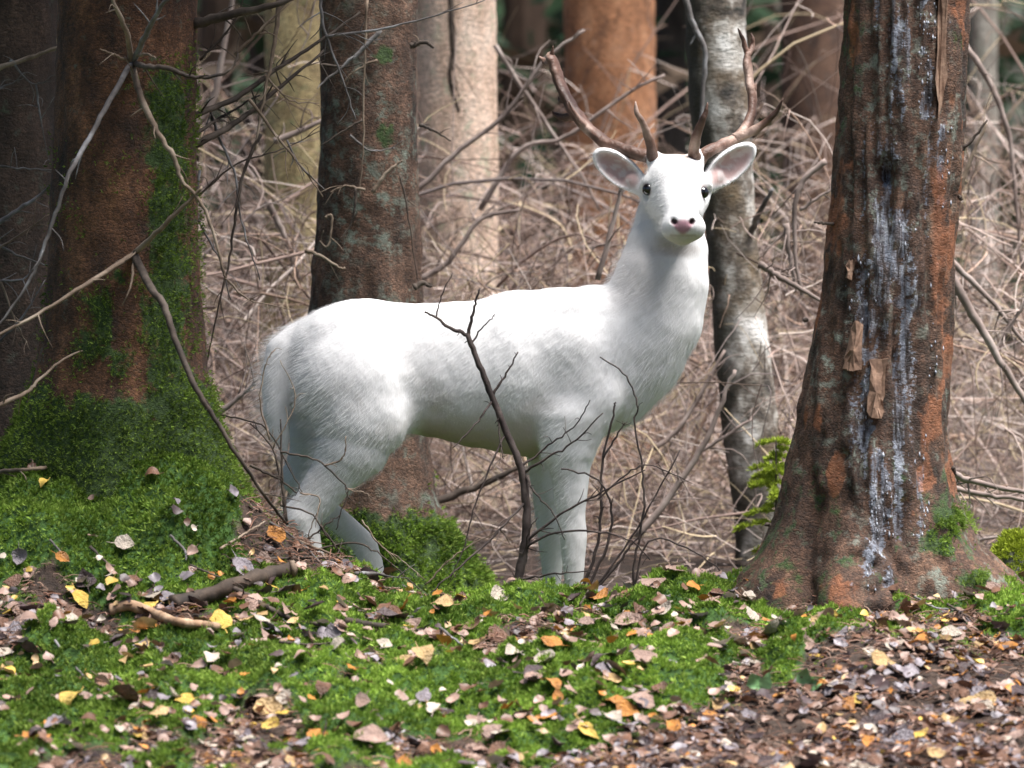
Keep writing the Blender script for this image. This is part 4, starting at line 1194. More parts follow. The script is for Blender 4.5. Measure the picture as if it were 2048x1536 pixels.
    root = empty('deer', base, 'white fallow buck with brown antlers standing side-on and looking at viewer', 'deer')
    m, nt, b = new_mat('deer_coat')
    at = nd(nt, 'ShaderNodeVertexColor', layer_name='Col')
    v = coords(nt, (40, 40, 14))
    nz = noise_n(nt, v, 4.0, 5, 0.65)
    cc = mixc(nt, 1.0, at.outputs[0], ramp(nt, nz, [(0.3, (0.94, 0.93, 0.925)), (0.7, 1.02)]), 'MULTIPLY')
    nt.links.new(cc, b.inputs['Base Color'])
    b.inputs['Roughness'].default_value = 0.85
    b.inputs['Specular IOR Level'].default_value = 0.15
    bump(nt, b, nz, 0.3, 0.004)
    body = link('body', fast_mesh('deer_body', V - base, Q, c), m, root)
    fm, fnt, fb = new_mat('deer_fur')
    fb.inputs['Base Color'].default_value = (0.86, 0.845, 0.84, 1)
    fb.inputs['Roughness'].default_value = 0.8
    fb.inputs['Specular IOR Level'].default_value = 0.2
    body.data.materials.append(fm)
    # fur : short hair combed backwards and down, longer on tail, chest and rump
    vg = body.vertex_groups.new(name='fur_length')
    ln = 0.35 * np.ones(len(V))
    ln = np.where((px < 590) & (py < 930), 0.6, ln)
    ln = np.maximum(ln, 0.55 * sstep(1180, 1300, px) * sstep(480, 560, py) * sstep(920, 840, py))
    ln = np.maximum(ln, 0.5 * sstep(760, 600, px) * sstep(980, 900, py))
    ln = ln * (1 - sstep(745, 860, py + (n1 - 0.5) * 60) * sstep(820, 850, px) * sstep(1100, 1070, px) * (py < 930))
    ln = np.where((V[:, 0] > 0.2) & (py < 495), 0.22, ln)
    ln = np.where(nose & (np.abs(px - 1366) < 36) & (py > 432), 0.0, ln)
    for (pe, ne, ex, ey) in eyes:
        ln = np.where(np.linalg.norm(V - pe, axis=1) < 0.026, 0.03, ln)
    ln = np.where(V[:, 2] < 0.1, 0.25, ln)
    ln = np.where(earin > 0.15, 0.0, ln)
    ln = np.where(V[:, 2] < -0.12, 0.0, ln)
    q = np.round(ln * 20) / 20
    for val in np.unique(q):
        if val > 0:
            vg.add(np.where(q == val)[0].tolist(), float(val), 'REPLACE')
    body.modifiers.new('fur', 'PARTICLE_SYSTEM')
    ps = body.particle_systems[0]
    st = ps.settings
    st.type = 'HAIR'
    st.count = 60000
    st.hair_step = 3
    st.emit_from = 'FACE'
    st.use_modifier_stack = True
    st.hair_length = 0.019
    st.normal_factor = 0.008
    st.object_align_factor = (-0.012, 0.0, -0.010)
    st.factor_random = 0.003
    st.length_random = 0.4
    st.render_step = 3
    st.display_step = 2
    st.radius_scale = 0.01
    st.root_radius = 0.035
    st.tip_radius = 0.01
    st.use_hair_bspline = False
    st.material = 2
    ps.vertex_group_length = 'fur_length'
    # eyes
    me_, ent, eb = new_mat('deer_eye')
    eb.inputs['Base Color'].default_value = (0.006, 0.004, 0.005, 1)
    eb.inputs['Roughness'].default_value = 0.06
    eb.inputs['Specular IOR Level'].default_value = 0.9
    for (pe, ne, ex, ey) in eyes:
        th = np.linspace(0, np.pi, 13); ph = np.linspace(0, 2 * np.pi, 20, endpoint=False)
        sp = np.array([[math.sin(t) * math.cos(q), math.sin(t) * math.sin(q), math.cos(t)] for t in th for q in ph]) * 0.0172
        idx = np.arange(13 * 20).reshape(13, 20); nx = np.roll(idx, -1, 1)
        fq = np.stack([idx[:-1], idx[1:], nx[1:], nx[:-1]], -1).reshape(-1, 4)
        cpos = pe - ne * 0.0055
        link('eye', fast_mesh('deer_eye', sp * np.array([1.0, 1, 0.95]), fq), me_, root, cpos - base)
    # antlers
    ma, ant, ab = new_mat('antler')
    av = coords(ant, (1, 1, 1))
    an = noise_n(ant, av, 60, 5)
    an2 = noise_n(ant, av, 9, 2)
    acol = ramp(ant, an2, [(0.35, (0.055, 0.026, 0.018)), (0.52, (0.16, 0.085, 0.060)), (0.68, (0.44, 0.31, 0.25))])
    acol = mixc(ant, 0.6, acol, ramp(ant, an, [(0.3, 0.6), (0.7, 1.35)]), 'MULTIPLY')
    ant.links.new(acol, ab.inputs['Base Color'])
    ab.inputs['Roughness'].default_value = 0.5
    bump(ant, ab, an, 0.9, 0.006)
    def antler(parts):
        g = Geo()
        for pts, rad, flat, fl in parts:
            n_ = max(10, len(pts) * 5)
            path = catmull([D(*p) for p in pts], n_)
            rr = np.interp(np.linspace(0, 1, n_), np.linspace(0, 1, len(rad)), rad) / S14 * 0.84
            f_ = None
            if flat is not None:
                f_ = (flat, np.interp(np.linspace(0, 1, n_), np.linspace(0, 1, len(fl)), fl))
            path = path + (fbm(path * 40, 2, 12)[:, None] - 0.5) * 0.006
            v_, q_ = tube(path, rr, 14, f_, 0.45, 3)
            g.add(v_ - base, q_)
        return g
    g = antler([
        ([(1308, 320, -0.015), (1285, 311, -0.01), (1250, 302, 0.01), (1212, 285, 0.05), (1172, 252, 0.10), (1142, 214, 0.14), (1122, 168, 0.17), (1102, 118, 0.18), (1098, 104, 0.18)],
         [18, 16, 15, 15, 15, 14, 13, 13, 4], (0.2, 1.0, 0), [1, 1, 1, 1.2, 1.6, 2.2, 2.6, 2.2, 1]),
        ([(1306, 316, -0.03), (1300, 285, -0.07), (1287, 250, -0.10), (1274, 222, -0.11), (1271, 203, -0.11)], [14, 11, 9, 6, 1.5], None, None),
        ([(1100, 122, 0.18), (1103, 108, 0.17), (1106, 92, 0.16)], [9, 6, 1.2], None, None),
        ([(1102, 128, 0.19), (1090, 122, 0.21), (1079, 112, 0.22)], [12, 8, 1.5], None, None),
        ([(1150, 232, 0.13), (1128, 234, 0.16), (1112, 228, 0.18), (1105, 221, 0.18)], [11, 9, 6, 1.2], None, None),
        ([(1180, 258, 0.09), (1158, 238, 0.07), (1144, 218, 0.06), (1136, 203, 0.05)], [9, 6, 4, 1.2], None, None),
        ([(1130, 200, 0.16), (1120, 202, 0.19), (1116, 194, 0.20)], [9, 5, 1.2], None, None),
    ])
    link('antler', g.mesh('deer_antler'), ma, root)
    g = antler([
        ([(1397, 320, -0.015), (1412, 304, -0.01), (1440, 292, 0.02), (1475, 274, 0.07), (1497, 246, 0.12), (1505, 210, 0.15), (1501, 172, 0.17), (1495, 130, 0.18), (1497, 102, 0.18)],
         [18, 16, 13, 13, 12, 11, 11, 11, 8], (0.2, 1.0, 0), [1, 1, 1, 1.2, 1.5, 2.0, 2.4, 2.2, 1.2]),
        ([(1390, 316, -0.03), (1390, 285, -0.07), (1400, 252, -0.10), (1411, 225, -0.11), (1416, 204, -0.11)], [15, 13, 10, 6, 1.5], None, None),
        ([(1470, 277, 0.06), (1505, 262, 0.05), (1532, 244, 0.04), (1553, 222, 0.03), (1566, 197, 0.02)], [13, 11, 9, 6, 1.2], None, None),
        ([(1496, 112, 0.18), (1490, 88, 0.18), (1482, 70, 0.17), (1476, 56, 0.17)], [8, 6, 4, 1.2], None, None),
        ([(1498, 112, 0.18), (1505, 90, 0.19), (1506, 76, 0.19), (1502, 66, 0.19)], [7, 6, 4, 1.2], None, None),
        ([(1502, 185, 0.16), (1509, 176, 0.16), (1513, 165, 0.16)], [9, 6, 1.2], None, None),
    ])
    link('antler', g.mesh('deer_antler'), ma, root)
    return root
build_deer()

# ================================================================== small things on the floor
def ground_hit(px, py):
    ys = np.linspace(11.3, 14.1, 420)
    a = P(px, py, 1.0); dz = a[2] - CAMZ
    zr = CAMZ + dz * ys; xr = a[0] * ys
    below = zr < gz(xr, ys)
    i = int(np.argmax(below)) if below.any() else 300
    return np.array([xr[i], ys[i], float(gz(xr[i:i + 1], ys[i:i + 1])[0])])

LEAF_COL = {
    'pinkish tan': (0.30, 0.195, 0.155), 'brown': (0.15, 0.075, 0.046), 'pale cream': (0.44, 0.37, 0.30), 'golden tan': (0.44, 0.29, 0.13),
    'yellow': (0.54, 0.36, 0.07), 'orange': (0.40, 0.165, 0.032), 'greyish lilac': (0.21, 0.18, 0.195), 'dark purplish brown': (0.065, 0.042, 0.042)}
LEAF_NAMES = list(LEAF_COL)
W_BANK = np.array([.28, .25, .08, .06, .03, .07, .12, .11]); W_PATH = np.array([.14, .30, .03, .03, .02, .09, .15, .24])
SHAPE_WORD = []
def leaf_shape(rng):
    """unit-length ovate leaf, folded and curled, with stalk; quads"""
    nu, nv = 8, 5
    u = np.linspace(0, 1, nu); v = np.linspace(-1, 1, nv)
    U, Vv = np.meshgrid(u, v, indexing='ij')
    k = rng.uniform(0.30, 0.46)
    wid = k * np.sin(np.pi * U ** 0.72) ** 0.85 + 0.01
    wid = wid * (1 + rng.normal(size=U.shape) * 0.09 * (np.abs(Vv) > 0.9))
    X = U + rng.normal(size=U.shape) * 0.02 * (np.abs(Vv) > 0.9); Y = Vv * wid
    fold = rng.uniform(-0.15, 0.5); curl = rng.normal(0, 0.7); tw = rng.normal(0, 0.5)
    Z = np.abs(Y) * fold + curl * (U - 0.5) ** 2 * 0.9 + tw * (U - 0.5) * Y + rng.normal(size=U.shape) * 0.018
    Z = Z - Z.mean()
    SHAPE_WORD.append('folded' if fold > 0.27 else ('curled' if abs(curl) > 0.6 else 'flat'))
    P3 = np.stack([X - 0.5, Y, Z], -1).reshape(-1, 3)
    i = np.arange(nu * nv).reshape(nu, nv)
    Q = np.stack([i[:-1, :-1], i[1:, :-1], i[1:, 1:], i[:-1, 1:]], -1).reshape(-1, 4)
    z0 = Z[0, nv // 2]
    st = np.array([[-0.5, -0.018, z0], [-0.5, 0.018, z0], [-0.85, 0.012, z0 + rng.uniform(-0.05, 0.15)], [-0.85, -0.012, z0 + 0.05]])
    n = len(P3)
    return np.vstack([P3, st]), np.vstack([Q, [[n, n + 1, n + 2, n + 3]]])
def leaf_mat(name, col):
    m, nt, b = new_mat(name)
    v = coords(nt)
    n1 = noise_n(nt, v, 1.6, 4); n2 = noise_n(nt, v, 9, 3)
    c = ramp(nt, n1, [(0.3, tuple(np.array(col) * 0.62)), (0.55, col), (0.75, tuple(np.minimum(np.array(col) * 1.3 + 0.02, 0.85)))])
    c = mixc(nt, ramp(nt, n2, [(0.62, 0.0), (0.72, 0.75)]), c, tuple(np.array(col) * 0.3 + np.array([0.02, 0.01, 0.006])))
    nt.links.new(c, b.inputs['Base Color'])
    b.inputs['Roughness'].default_value = 0.48
    bump(nt, b, n2, 0.5, 0.05)
    return m
def frames(nrm, rng, tilt):
    n = len(nrm)
    z = nrm + rng.normal(size=(n, 3)) * np.array([1, 1, 0.3]) * tilt[:, None]
    z /= np.linalg.norm(z, axis=1)[:, None]
    r = rng.normal(size=(n, 3))
    x = np.cross(r, z); x /= np.linalg.norm(x, axis=1)[:, None]
    y = np.cross(z, x)
    return x, y, z
LANDMARKS = [(230, 1000, 330, 110, 'on the mossy root mound'), (560, 1090, 110, 55, 'on brown needles behind the hind leg'), (480, 1160, 160, 40, 'beside the dark rotten log'),
             (330, 1260, 160, 40, 'beside the tan barked branch'), (1100, 1190, 160, 40, 'below the deer\'s forelegs'), (1330, 1180, 110, 50, 'on the moss crest beside the bramble'),
             (1600, 1215, 150, 45, 'at the left foot of the scarred spruce'), (1880, 1215, 170, 50, 'at the right foot of the scarred spruce'), (1560, 1270, 130, 60, 'on the bright moss hummock'), (1560, 1365, 90, 50, 'beside the small green leaves'),
             (800, 1265, 130, 40, 'beside the flaky sunken branch')]
def build_leaves():
    rng = np.random.default_rng(29)
    N = 17000
    x, y = visible_points(N, rng, 11.42, 13.6)
    m, pth = mossmask(x, y)
    patch = fbm(np.stack([x * 4, y * 3, x * 0], -1), 3, 98)
    dens = 0.075 + 0.11 * sstep(0.44, 0.62, patch) + (0.25 + 0.6 * sstep(0.38, 0.56, fbm(np.stack([x * 9, y * 7, x * 0], -1), 3, 97))) * np.maximum(pth, (1 - m) * 0.45)
    dens = dens * np.where((y > 12.95) & (x < -0.45), 0.16, 1.0)
    dens = dens * np.where((y > 13.0) & (x > 0.45), 0.55, 1.0)
    k = rng.uniform(size=N) < dens
    x, y, m, pth = x[k], y[k], m[k], pth[k]
    z = gz(x, y)
    px, py = proj(x, y, z)
    k = (px > -60) & (px < 2110) & (py < 1580)
    x, y, z, m, pth, px, py = [a[k] for a in (x, y, z, m, pth, px, py)]
    n = len(x)
    size = rng.gamma(6, 1 / 6.0, n) * 0.032
    size = np.clip(size, 0.02, 0.075) * np.where(pth > 0.5, 0.88, 1.0)
    nrm = gnormal(x, y)
    X, Y, Z = frames(nrm, rng, np.where(pth > 0.5, 0.36, 0.42))
    pos = np.stack([x, y, z], -1) + nrm * (0.010 + 0.012 * m + rng.uniform(0, 0.014, n) * pth)[:, None]
    colr = np.array([rng.choice(8, p=(W_PATH if p > 0.5 else W_BANK) / (W_PATH if p > 0.5 else W_BANK).sum()) for p in pth])
    # leaves picked out in the photograph: (px, py, colour, size)
    pick = [(118, 930, 5, .05), (62, 928, 4, .045), (540, 1080, 5, .05), (252, 1098, 2, .045), (300, 1226, 4, .05), (162, 1212, 4, .05), (40, 1130, 6, .04), (125, 1128, 5, .035), (1275, 1172, 5, .05), (1385, 1186, 5, .045), (1258, 1258, 0, .07), (1270, 1285, 5, .055), (850, 1325, 3, .055), (1100, 1302, 5, .05), (1090, 1335, 2, .05), (535, 1436, 3, .065), (545, 1465, 4, .05), (140, 1414, 4, .055), (365, 1416, 4, .04), (1180, 1480, 4, .055), (1225, 1424, 5, .05), (1005, 1480, 2, .055), (1765, 1335, 3, .055), (1900, 1280, 2, .045), (1620, 1200, 1, .055), (1525, 1188, 5, .05), (740, 1495, 0, .07), (1030, 1318, 2, .045), (770, 1305, 2, .04), (885, 1222, 3, .05), (1000, 1205, 2, .05), (690, 1158, 1, .045)]
    for qx, qy, cc, ss in pick:
        p = ground_hit(qx, qy)
        i = int(np.argmin((px - qx) ** 2 + (py - qy) ** 2))
        nn = gnormal(p[:1], p[1:2])[0]
        pos[i] = p + nn * 0.02; size[i] = ss * 1.12; colr[i] = cc; y[i] = p[1]; pth[i] = 0.0 if qy < 1350 or qx < 1200 else 1.0
        f = frames(np.array([nn + np.array([0, -0.35, 0])]), rng, np.array([0.3])); X[i], Y[i], Z[i] = f[0][0], f[1][0], f[2][0]
    shapes = [leaf_shape(rng) for _ in range(14)]
    sh = rng.integers(0, 14, n)
    area = size / y * np.abs(np.clip(-Z[:, 1], 0.12, 1)) ** 0.3
    order = np.argsort(-area)
    big = order[:292]; rest = order[292:]
    mats = [leaf_mat('leaf_' + c.replace(' ', '_'), LEAF_COL[c]) for c in LEAF_NAMES]
    cache = {}
    from mathutils import Matrix
    for i in big:
        key = (sh[i], colr[i])
        if key not in cache:
            v, q = shapes[sh[i]]
            me = fast_mesh('leaf', v, q); me.materials.append(mats[colr[i]]); cache[key] = me
        o = bpy.data.objects.new('fallen_leaf', cache[key]); COL.objects.link(o)
        s = size[i]
        o.matrix_world = Matrix(((X[i][0] * s, Y[i][0] * s, Z[i][0] * s, pos[i][0]), (X[i][1] * s, Y[i][1] * s, Z[i][1] * s, pos[i][1]), (X[i][2] * s, Y[i][2] * s, Z[i][2] * s, pos[i][2]), (0, 0, 0, 1)))
        cn = LEAF_NAMES[colr[i]]
        where = 'lying in the leaf litter of the path' if pth[i] > 0.5 else 'lying on the mossy bank'
        sz_ = 'large ' if s > 0.051 else ('small ' if s < 0.043 else '')
        qx, qy = proj(*pos[i])
        best = min(LANDMARKS, key=lambda l: ((qx - l[0]) / l[2]) ** 2 + ((qy - l[1]) / l[3]) ** 2)
        if ((qx - best[0]) / best[2]) ** 2 + ((qy - best[1]) / best[3]) ** 2 < 1: where = best[4]
        sw = SHAPE_WORD[sh[i]]
        tag(o, sz_ + sw + ' ' + cn + ' fallen leaf ' + where, 'leaf', sz_ + sw + ' ' + cn + ' leaves ' + where)
    g = Geo()
    for k in range(14):
        w = rest[sh[rest] == k]
        v, q = shapes[k]
        R = np.stack([X[w], Y[w], Z[w]], -1) * size[w][:, None, None]
        vv = np.einsum('nij,mj->nmi', R, v) + pos[w][:, None, :]
        qq = q[None] + (np.arange(len(w)) * len(v))[:, None, None]
        lc = np.array([LEAF_COL[c] for c in LEAF_NAMES])[colr[w]] * rng.uniform(0.7, 1.2, (len(w), 1))
        g.add(vv.reshape(-1, 3), qq.reshape(-1, 4), np.repeat(lc, len(v), 0))
    o = link('leaf_litter', g.mesh('leaf_litter'), vcol_mat('leaf_litter', 0.5, 0.1, 0.4, 90, 0.5))
    tag(o, 'countless small fallen leaves strewn over moss and path', 'leaf litter', kind='stuff')
    # spruce needles and twig crumbs
    N = 34000
    x, y = visible_points(N, rng, 11.42, 14.0)
    m, pth = mossmask(x, y); z = gz(x, y)
    px, py = proj(x, y, z)
    d = (1 - m) * 0.6 + 0.9 * np.exp(-((px - 1750) / 150) ** 2 - ((py - 1188) / 30) ** 2) + 0.9 * np.exp(-((px - 570) / 110) ** 2 - ((py - 1095) / 55) ** 2)
    k = rng.uniform(size=N) < d
    x, y, z = x[k], y[k], z[k]; n = len(x)
    a = rng.uniform(0, 6.28, n); L = rng.uniform(0.012, 0.05, n)
    dr = np.stack([np.cos(a), np.sin(a), rng.normal(size=n) * 0.25], -1)
    s = np.stack([x, y, z + 0.006 + rng.uniform(0, 0.014, n)], -1)
    t = np.linspace(0, 1, 3)[None, :, None]
    paths = s[:, None, :] + dr[:, None, :] * L[:, None, None] * t + np.array([0, 0, 0.004]) * np.sin(t * 3.14)
    V, Q = many_tubes(paths, np.full((n, 3), 0.0011) * rng.uniform(0.7, 1.5, (n, 1)), 3)
    pal = np.array([[0.22, 0.11, 0.075], [0.14, 0.075, 0.05], [0.30, 0.19, 0.14], [0.09, 0.055, 0.04]])
    C = np.repeat(pal[rng.integers(0, 4, n)], 9, 0)
    o = link('needle_litter', fast_mesh('needle_litter', V, Q, C), vcol_mat('needles', 0.8, 0, 0.2, 30))
    tag(o, 'reddish-brown dropped needles and twig crumbs on bare ground', 'needle litter', kind='stuff')
build_leaves()

def ground_stick(name, label, pts, r, mat, rng, lift=0.4, tip=0.6, ntw=0, group=None, cat='stick', hollow=False):
    p3 = []
    for q in pts:
        h = ground_hit(q[0], q[1])
        h[2] += r / 815.0 * lift + 0.008
        p3.append(h)
    n = max(8, 9 * len(pts))
    path = catmull(p3, n)
    path[1:-1] += rng.normal(size=(n - 2, 3)) * 0.0006
    rr = np.linspace(r, r * tip, n) / 815.0
    base = path.mean(0)
    v, q = tube(path, rr, 12, None, 0.8, 7)
    if ntw == 0 and not hollow:
        o = link(name, fast_mesh(name, v - base, q), mat, None, base)
        return tag(o, label, cat, group)
    e = empty(name, base, label, cat, group)
    link('stem', fast_mesh(name, v - base, q), mat, e)
    if ntw:
        link('twig', side_twigs(path - base, rr, rng, ntw, 0.12, 0.2).mesh('twig'), mat, e)['kind'] = 'stuff'
    if hollow:
        t = path[-1] - path[-2]; t /= np.linalg.norm(t)
        pts2 = np.array([path[-1] - t * 0.004, path[-1] + t * 0.006, path[-1] + t * 0.010, path[-1] - t * 0.012])
        v2, q2 = tube(pts2, np.array([1.0, 1.02, 0.78, 0.6]) * rr[-1] * 1.12, 12, None, 0.3, 9)
        ring = link('broken_end', fast_mesh('broken_end', v2 - base, q2), BR_TAN, e)
        ring['label'] = 'pale broken end of the log with a dark hollow'
    return e
TWIG_LABELS = ['short thin twig lying in leaf litter at the path\'s upper edge', 'thin twig sloping down from the scarred spruce roots to the path', 'straight thin twig on moss below the dark rotten log', 'tiny twig standing up in the moss below the deer\'s forelegs',
    'short twig among the dark leaves of the path', 'thin twig on moss just left of the dark rotten log', 'thin twig on moss at the left foot of the root mound', 'thin hooked twig on the lower slope of the root mound', 'thin bent twig on the root mound, above the rotten log',
    'thin twig beside the end of the flaky sunken branch', 'long thin twig on the mossy slope below the tan branch', 'thin twig beside the right roots of the scarred spruce', 'thin twig on brown needles at the foot of the scarred spruce', 'thin twig leaning up the right flank of the root mound',
    'long thin twig lying below the deer\'s raised hind hoof', 'thin twig on brown needles beside the hind leg']
def build_sticks():
    rng = np.random.default_rng(31)
    bark = twig_mat('rotten_bark', (0.018, 0.012, 0.009), (0.050, 0.033, 0.023), (0.11, 0.075, 0.052), 16)
    ground_stick('fallen_log', 'dark rotten log with a broken pale end lying on the moss', [(345, 1222), (400, 1208), (450, 1192), (500, 1172), (540, 1160), (585, 1154)], 16, bark, rng, 0.3, 0.9, 0, None, 'log', True)
    ground_stick('fallen_branch', 'tan barked branch lying below the dark rotten log', [(222, 1232), (262, 1234), (310, 1244), (350, 1258), (400, 1266), (436, 1270)], 11, twig_mat('tan_bark', (0.14, 0.075, 0.04), (0.30, 0.185, 0.11), (0.46, 0.33, 0.22), 20), rng, 0.6, 0.75, 0, None, 'branch')
    ground_stick('fallen_branch', 'thin brown branch sloping down from the dark rotten log', [(452, 1182), (480, 1200), (530, 1226), (585, 1250), (640, 1268)], 6.5, BR_DARK, rng, 0.8, 0.5, 3, None, 'branch')
    ground_stick('fallen_branch', 'weathered twiggy stick lying in front of the deer\'s forelegs', [(712, 1160), (770, 1166), (840, 1172), (890, 1182), (960, 1180)], 4, BR_GREY, rng, 1.5, 0.6, 3, None, 'branch')
    ground_stick('fallen_branch', 'flaky brown branch half sunk in the moss right of the tan branch', [(690, 1252), (760, 1262), (830, 1272), (890, 1276)], 8, bark, rng, 0.2, 0.6, 2, None, 'branch')
    ground_stick('fallen_branch', 'slim stick lying across the foot of the root mound', [(462, 1132), (540, 1130), (640, 1128), (700, 1124)], 4, BR_DARK, rng, 1.2, 0.6, 3, None, 'branch')
    ground_stick('fallen_branch', 'pale twig lying over the top of the root mound', [(-20, 962), (60, 956), (130, 948), (190, 952), (236, 962)], 4.5, BR_TAN, rng, 2.0, 0.5, 4, None, 'branch')
    for lab, pts in zip(TWIG_LABELS, [[(1995, 1285), (2020, 1300)], [(1895, 1225), (1930, 1245), (1960, 1262)], [(560, 1302), (620, 1306), (690, 1300)], [(1160, 1225), (1180, 1190)], [(1500, 1450), (1525, 1475)], [(380, 1150), (440, 1172)], [(100, 1095), (140, 1140)], [(180, 1110), (215, 1145), (230, 1150)], [(340, 1090), (370, 1120), (372, 1140)], [(880, 1275), (925, 1310)], [(110, 1300), (160, 1360), (200, 1400)], [(1830, 1210), (1870, 1232), (1920, 1236)], [(1740, 1190), (1790, 1180), (1840, 1172)], [(440, 1118), (500, 1080), (530, 1060)], [(600, 1100), (680, 1090), (760, 1110), (800, 1130)], [(540, 1060), (600, 1100), (640, 1140)]]):
        ground_stick('fallen_twig', lab, pts, rng.uniform(2.2, 3.4), [BR_TAN, BR_DARK, BR_GREY][rng.integers(3)], rng, 3.0, 0.5, 0, 'thin twigs on the forest floor', 'twig')

    # ---- bare sapling in front of the deer
    d = 13.38
    b = ground_hit(1036, 1190)
    e = empty('sapling', b, 'bare thorny sapling standing in front of the deer\'s belly', 'sapling')
    sm = twig_mat('sapling_bark', (0.016, 0.010, 0.009), (0.045, 0.030, 0.026), (0.11, 0.085, 0.075), 18)
    def sb(name, pts, r, tip=0.4, ntw=3, L=0.035, par=e, base=b, mat=sm, dd=d):
        p = [(q[0], q[1], q[2] if len(q) > 2 else dd) for q in pts]
        path, rr, v, q = branch_mesh(name, p, dd, r * 0.8, tip, base, 7, 0.2, 0.0012, rng)
        o = link(name, fast_mesh(name, v, q), mat, par)
        if ntw:
            link('thorn', side_twigs(path - base, rr, rng, ntw, L).mesh('thorn'), mat, o)['kind'] = 'stuff'
        return o
    sb('stem', [(1022, 1222), (1040, 1140), (1052, 1070), (1052, 1000), (1042, 935), (1012, 865), (985, 792), (956, 724), (935, 668)], 13, 0.5, 16, 0.02)
    for pts, r, n, L in [
        ([(935, 670), (902, 656), (872, 636), (850, 624)], 5.5, 6, 0.02), ([(935, 672), (944, 634), (952, 600), (960, 576)], 5, 2, 0.02),
        ([(942, 690), (964, 656), (990, 632)], 2.8, 1, 0.015), ([(985, 792), (1008, 754), (1036, 704)], 4, 3, 0.02), ([(872, 636), (880, 600), (905, 545)], 2.6, 1, 0.02),
        ([(1050, 945, d), (1090, 918, d - .03), (1140, 890, d - .06), (1206, 826, d - .1)], 4, 5, 0.05), ([(1042, 935, d), (1100, 890, d), (1150, 850, d - .05), (1180, 800, d - .08)], 3, 4, 0.05),
        ([(1050, 950, d), (1070, 985, d - .03), (1105, 1025, d - .05), (1130, 1080, d - .05)], 3, 3, 0.04), ([(1012, 868, d), (985, 920, d - .03), (950, 1010, d - .05), (930, 1090, d - .06), (900, 1160, d - .08)], 3, 6, 0.06),
        ([(985, 800, d), (950, 850, d - .03), (905, 896, d - .05)], 3, 3, 0.03), ([(998, 830, d), (1000, 880, d - .02), (1008, 918, d - .03)], 2.4, 1, 0.03),
        ([(1052, 1000, d), (985, 1075, d - .05), (900, 1150, d - .1), (850, 1195, d - .12)], 3.5, 6, 0.06), ([(1040, 1100, d), (1110, 1066, d - .04), (1200, 1064, d - .06), (1262, 1082, d - .06), (1300, 1120, d - .06)], 3.4, 5, 0.06),
        ([(1042, 1090, d), (1120, 1030, d - .04), (1200, 985, d - .06), (1290, 940, d - .1)], 4, 5, 0.06), ([(1040, 1130, d), (1060, 1060, d - .03), (1075, 1035, d - .03)], 3, 1, 0.03), ([(1030, 1160, d), (1100, 1150, d - .05), (1180, 1140, d - .08)], 3.4, 4, 0.05)]:
        sb('branch', pts, r, 0.4, n, L)
    # ---- bramble right of the sapling
    b2 = ground_hit(1165, 1185)
    e2 = empty('bramble', b2, 'dark arching bramble stems beside the deer\'s forelegs', 'bramble')
    for pts, r in [([(1150, 1215), (1196, 1090), (1202, 1010), (1206, 920), (1226, 830), (1232, 805)], 4.5), ([(1158, 1215), (1214, 1090), (1222, 1010), (1190, 956), (1122, 938)], 4), ([(1262, 1215), (1272, 1110), (1288, 1010), (1284, 930), (1268, 850), (1274, 810), (1250, 750), (1200, 714)], 3.4), ([(1162, 1212), (1250, 1095), (1300, 1010), (1360, 900)], 3.4), ([(1170, 1210), (1240, 1120), (1262, 1090), (1290, 1062)], 4), ([(1264, 1190), (1300, 1080), (1400, 1110), (1480, 1180)], 2.8), ([(1205, 920), (1240, 860), (1250, 846)], 3), ([(1195, 1000), (1250, 950), (1300, 930), (1370, 960)], 2.6)]:
        sb('stem', pts, r, 0.5, 5, 0.04, e2, b2, sm, 13.42)
    # ---- bare twigs by the hind leg
    b3 = ground_hit(570, 1050)
    e3 = empty('bare_shrub', b3, 'thin bare shrub twigs arching across the deer\'s hind leg', 'shrub')
    for pts, r in [([(570, 1060), (567, 990), (563, 935), (561, 838)], 5), ([(562, 905), (610, 912), (650, 932), (690, 970), (696, 985), (680, 1030), (672, 1060)], 3), ([(648, 932), (686, 916), (692, 872)], 2.8), ([(690, 978), (730, 986), (752, 1000)], 2), ([(575, 1050), (560, 950), (540, 890), (500, 846)], 4), ([(440, 830), (500, 842), (540, 866), (580, 940), (605, 985)], 3), ([(500, 930), (560, 960), (594, 986)], 4.5), ([(600, 985), (640, 1000), (620, 1060), (612, 1090)], 2.4), ([(560, 1010), (620, 1028), (660, 1080), (690, 1100)], 3), ([(540, 880), (520, 800), (535, 720), (550, 700)], 2.6), ([(590, 1100), (640, 1060), (680, 1030)], 3.4), ([(640, 1050), (670, 1090), (700, 1130)], 3.4), ([(545, 900), (590, 800), (560, 720)], 2.2), ([(724, 1040), (760, 1090), (800, 1118), (850, 1160)], 2.6), ([(600, 1110), (700, 1085), (760, 1110), (840, 1180)], 3.4), ([(850, 1170), (900, 1120), (960, 1080), (1010, 1060)], 2.6)]:
        sb('twig', pts, r * 0.9, 0.45, 4, 0.04, e3, b3, BR_DARK if r > 2.9 else BR_TAN, 13.45)

    # ---- mossy stone right of the scarred spruce
    c0 = P(2028, 1125, 14.3)
    e4 = empty('mossy_stone', (c0[0], c0[1], float(gz(c0[:1], c0[1:2])[0])), 'rounded stone under yellow-green moss beside the scarred spruce roots', 'stone')
    bb = np.array(e4.location)
    th = np.linspace(0, np.pi, 22); ph = np.linspace(0, 2 * np.pi, 36, endpoint=False)
    S = np.array([[math.sin(a) * math.cos(q), math.sin(a) * math.sin(q), math.cos(a)] for a in th for q in ph])
    r0 = 48 / 764.0
    top = P(2028, 1080, 14.3)[2]
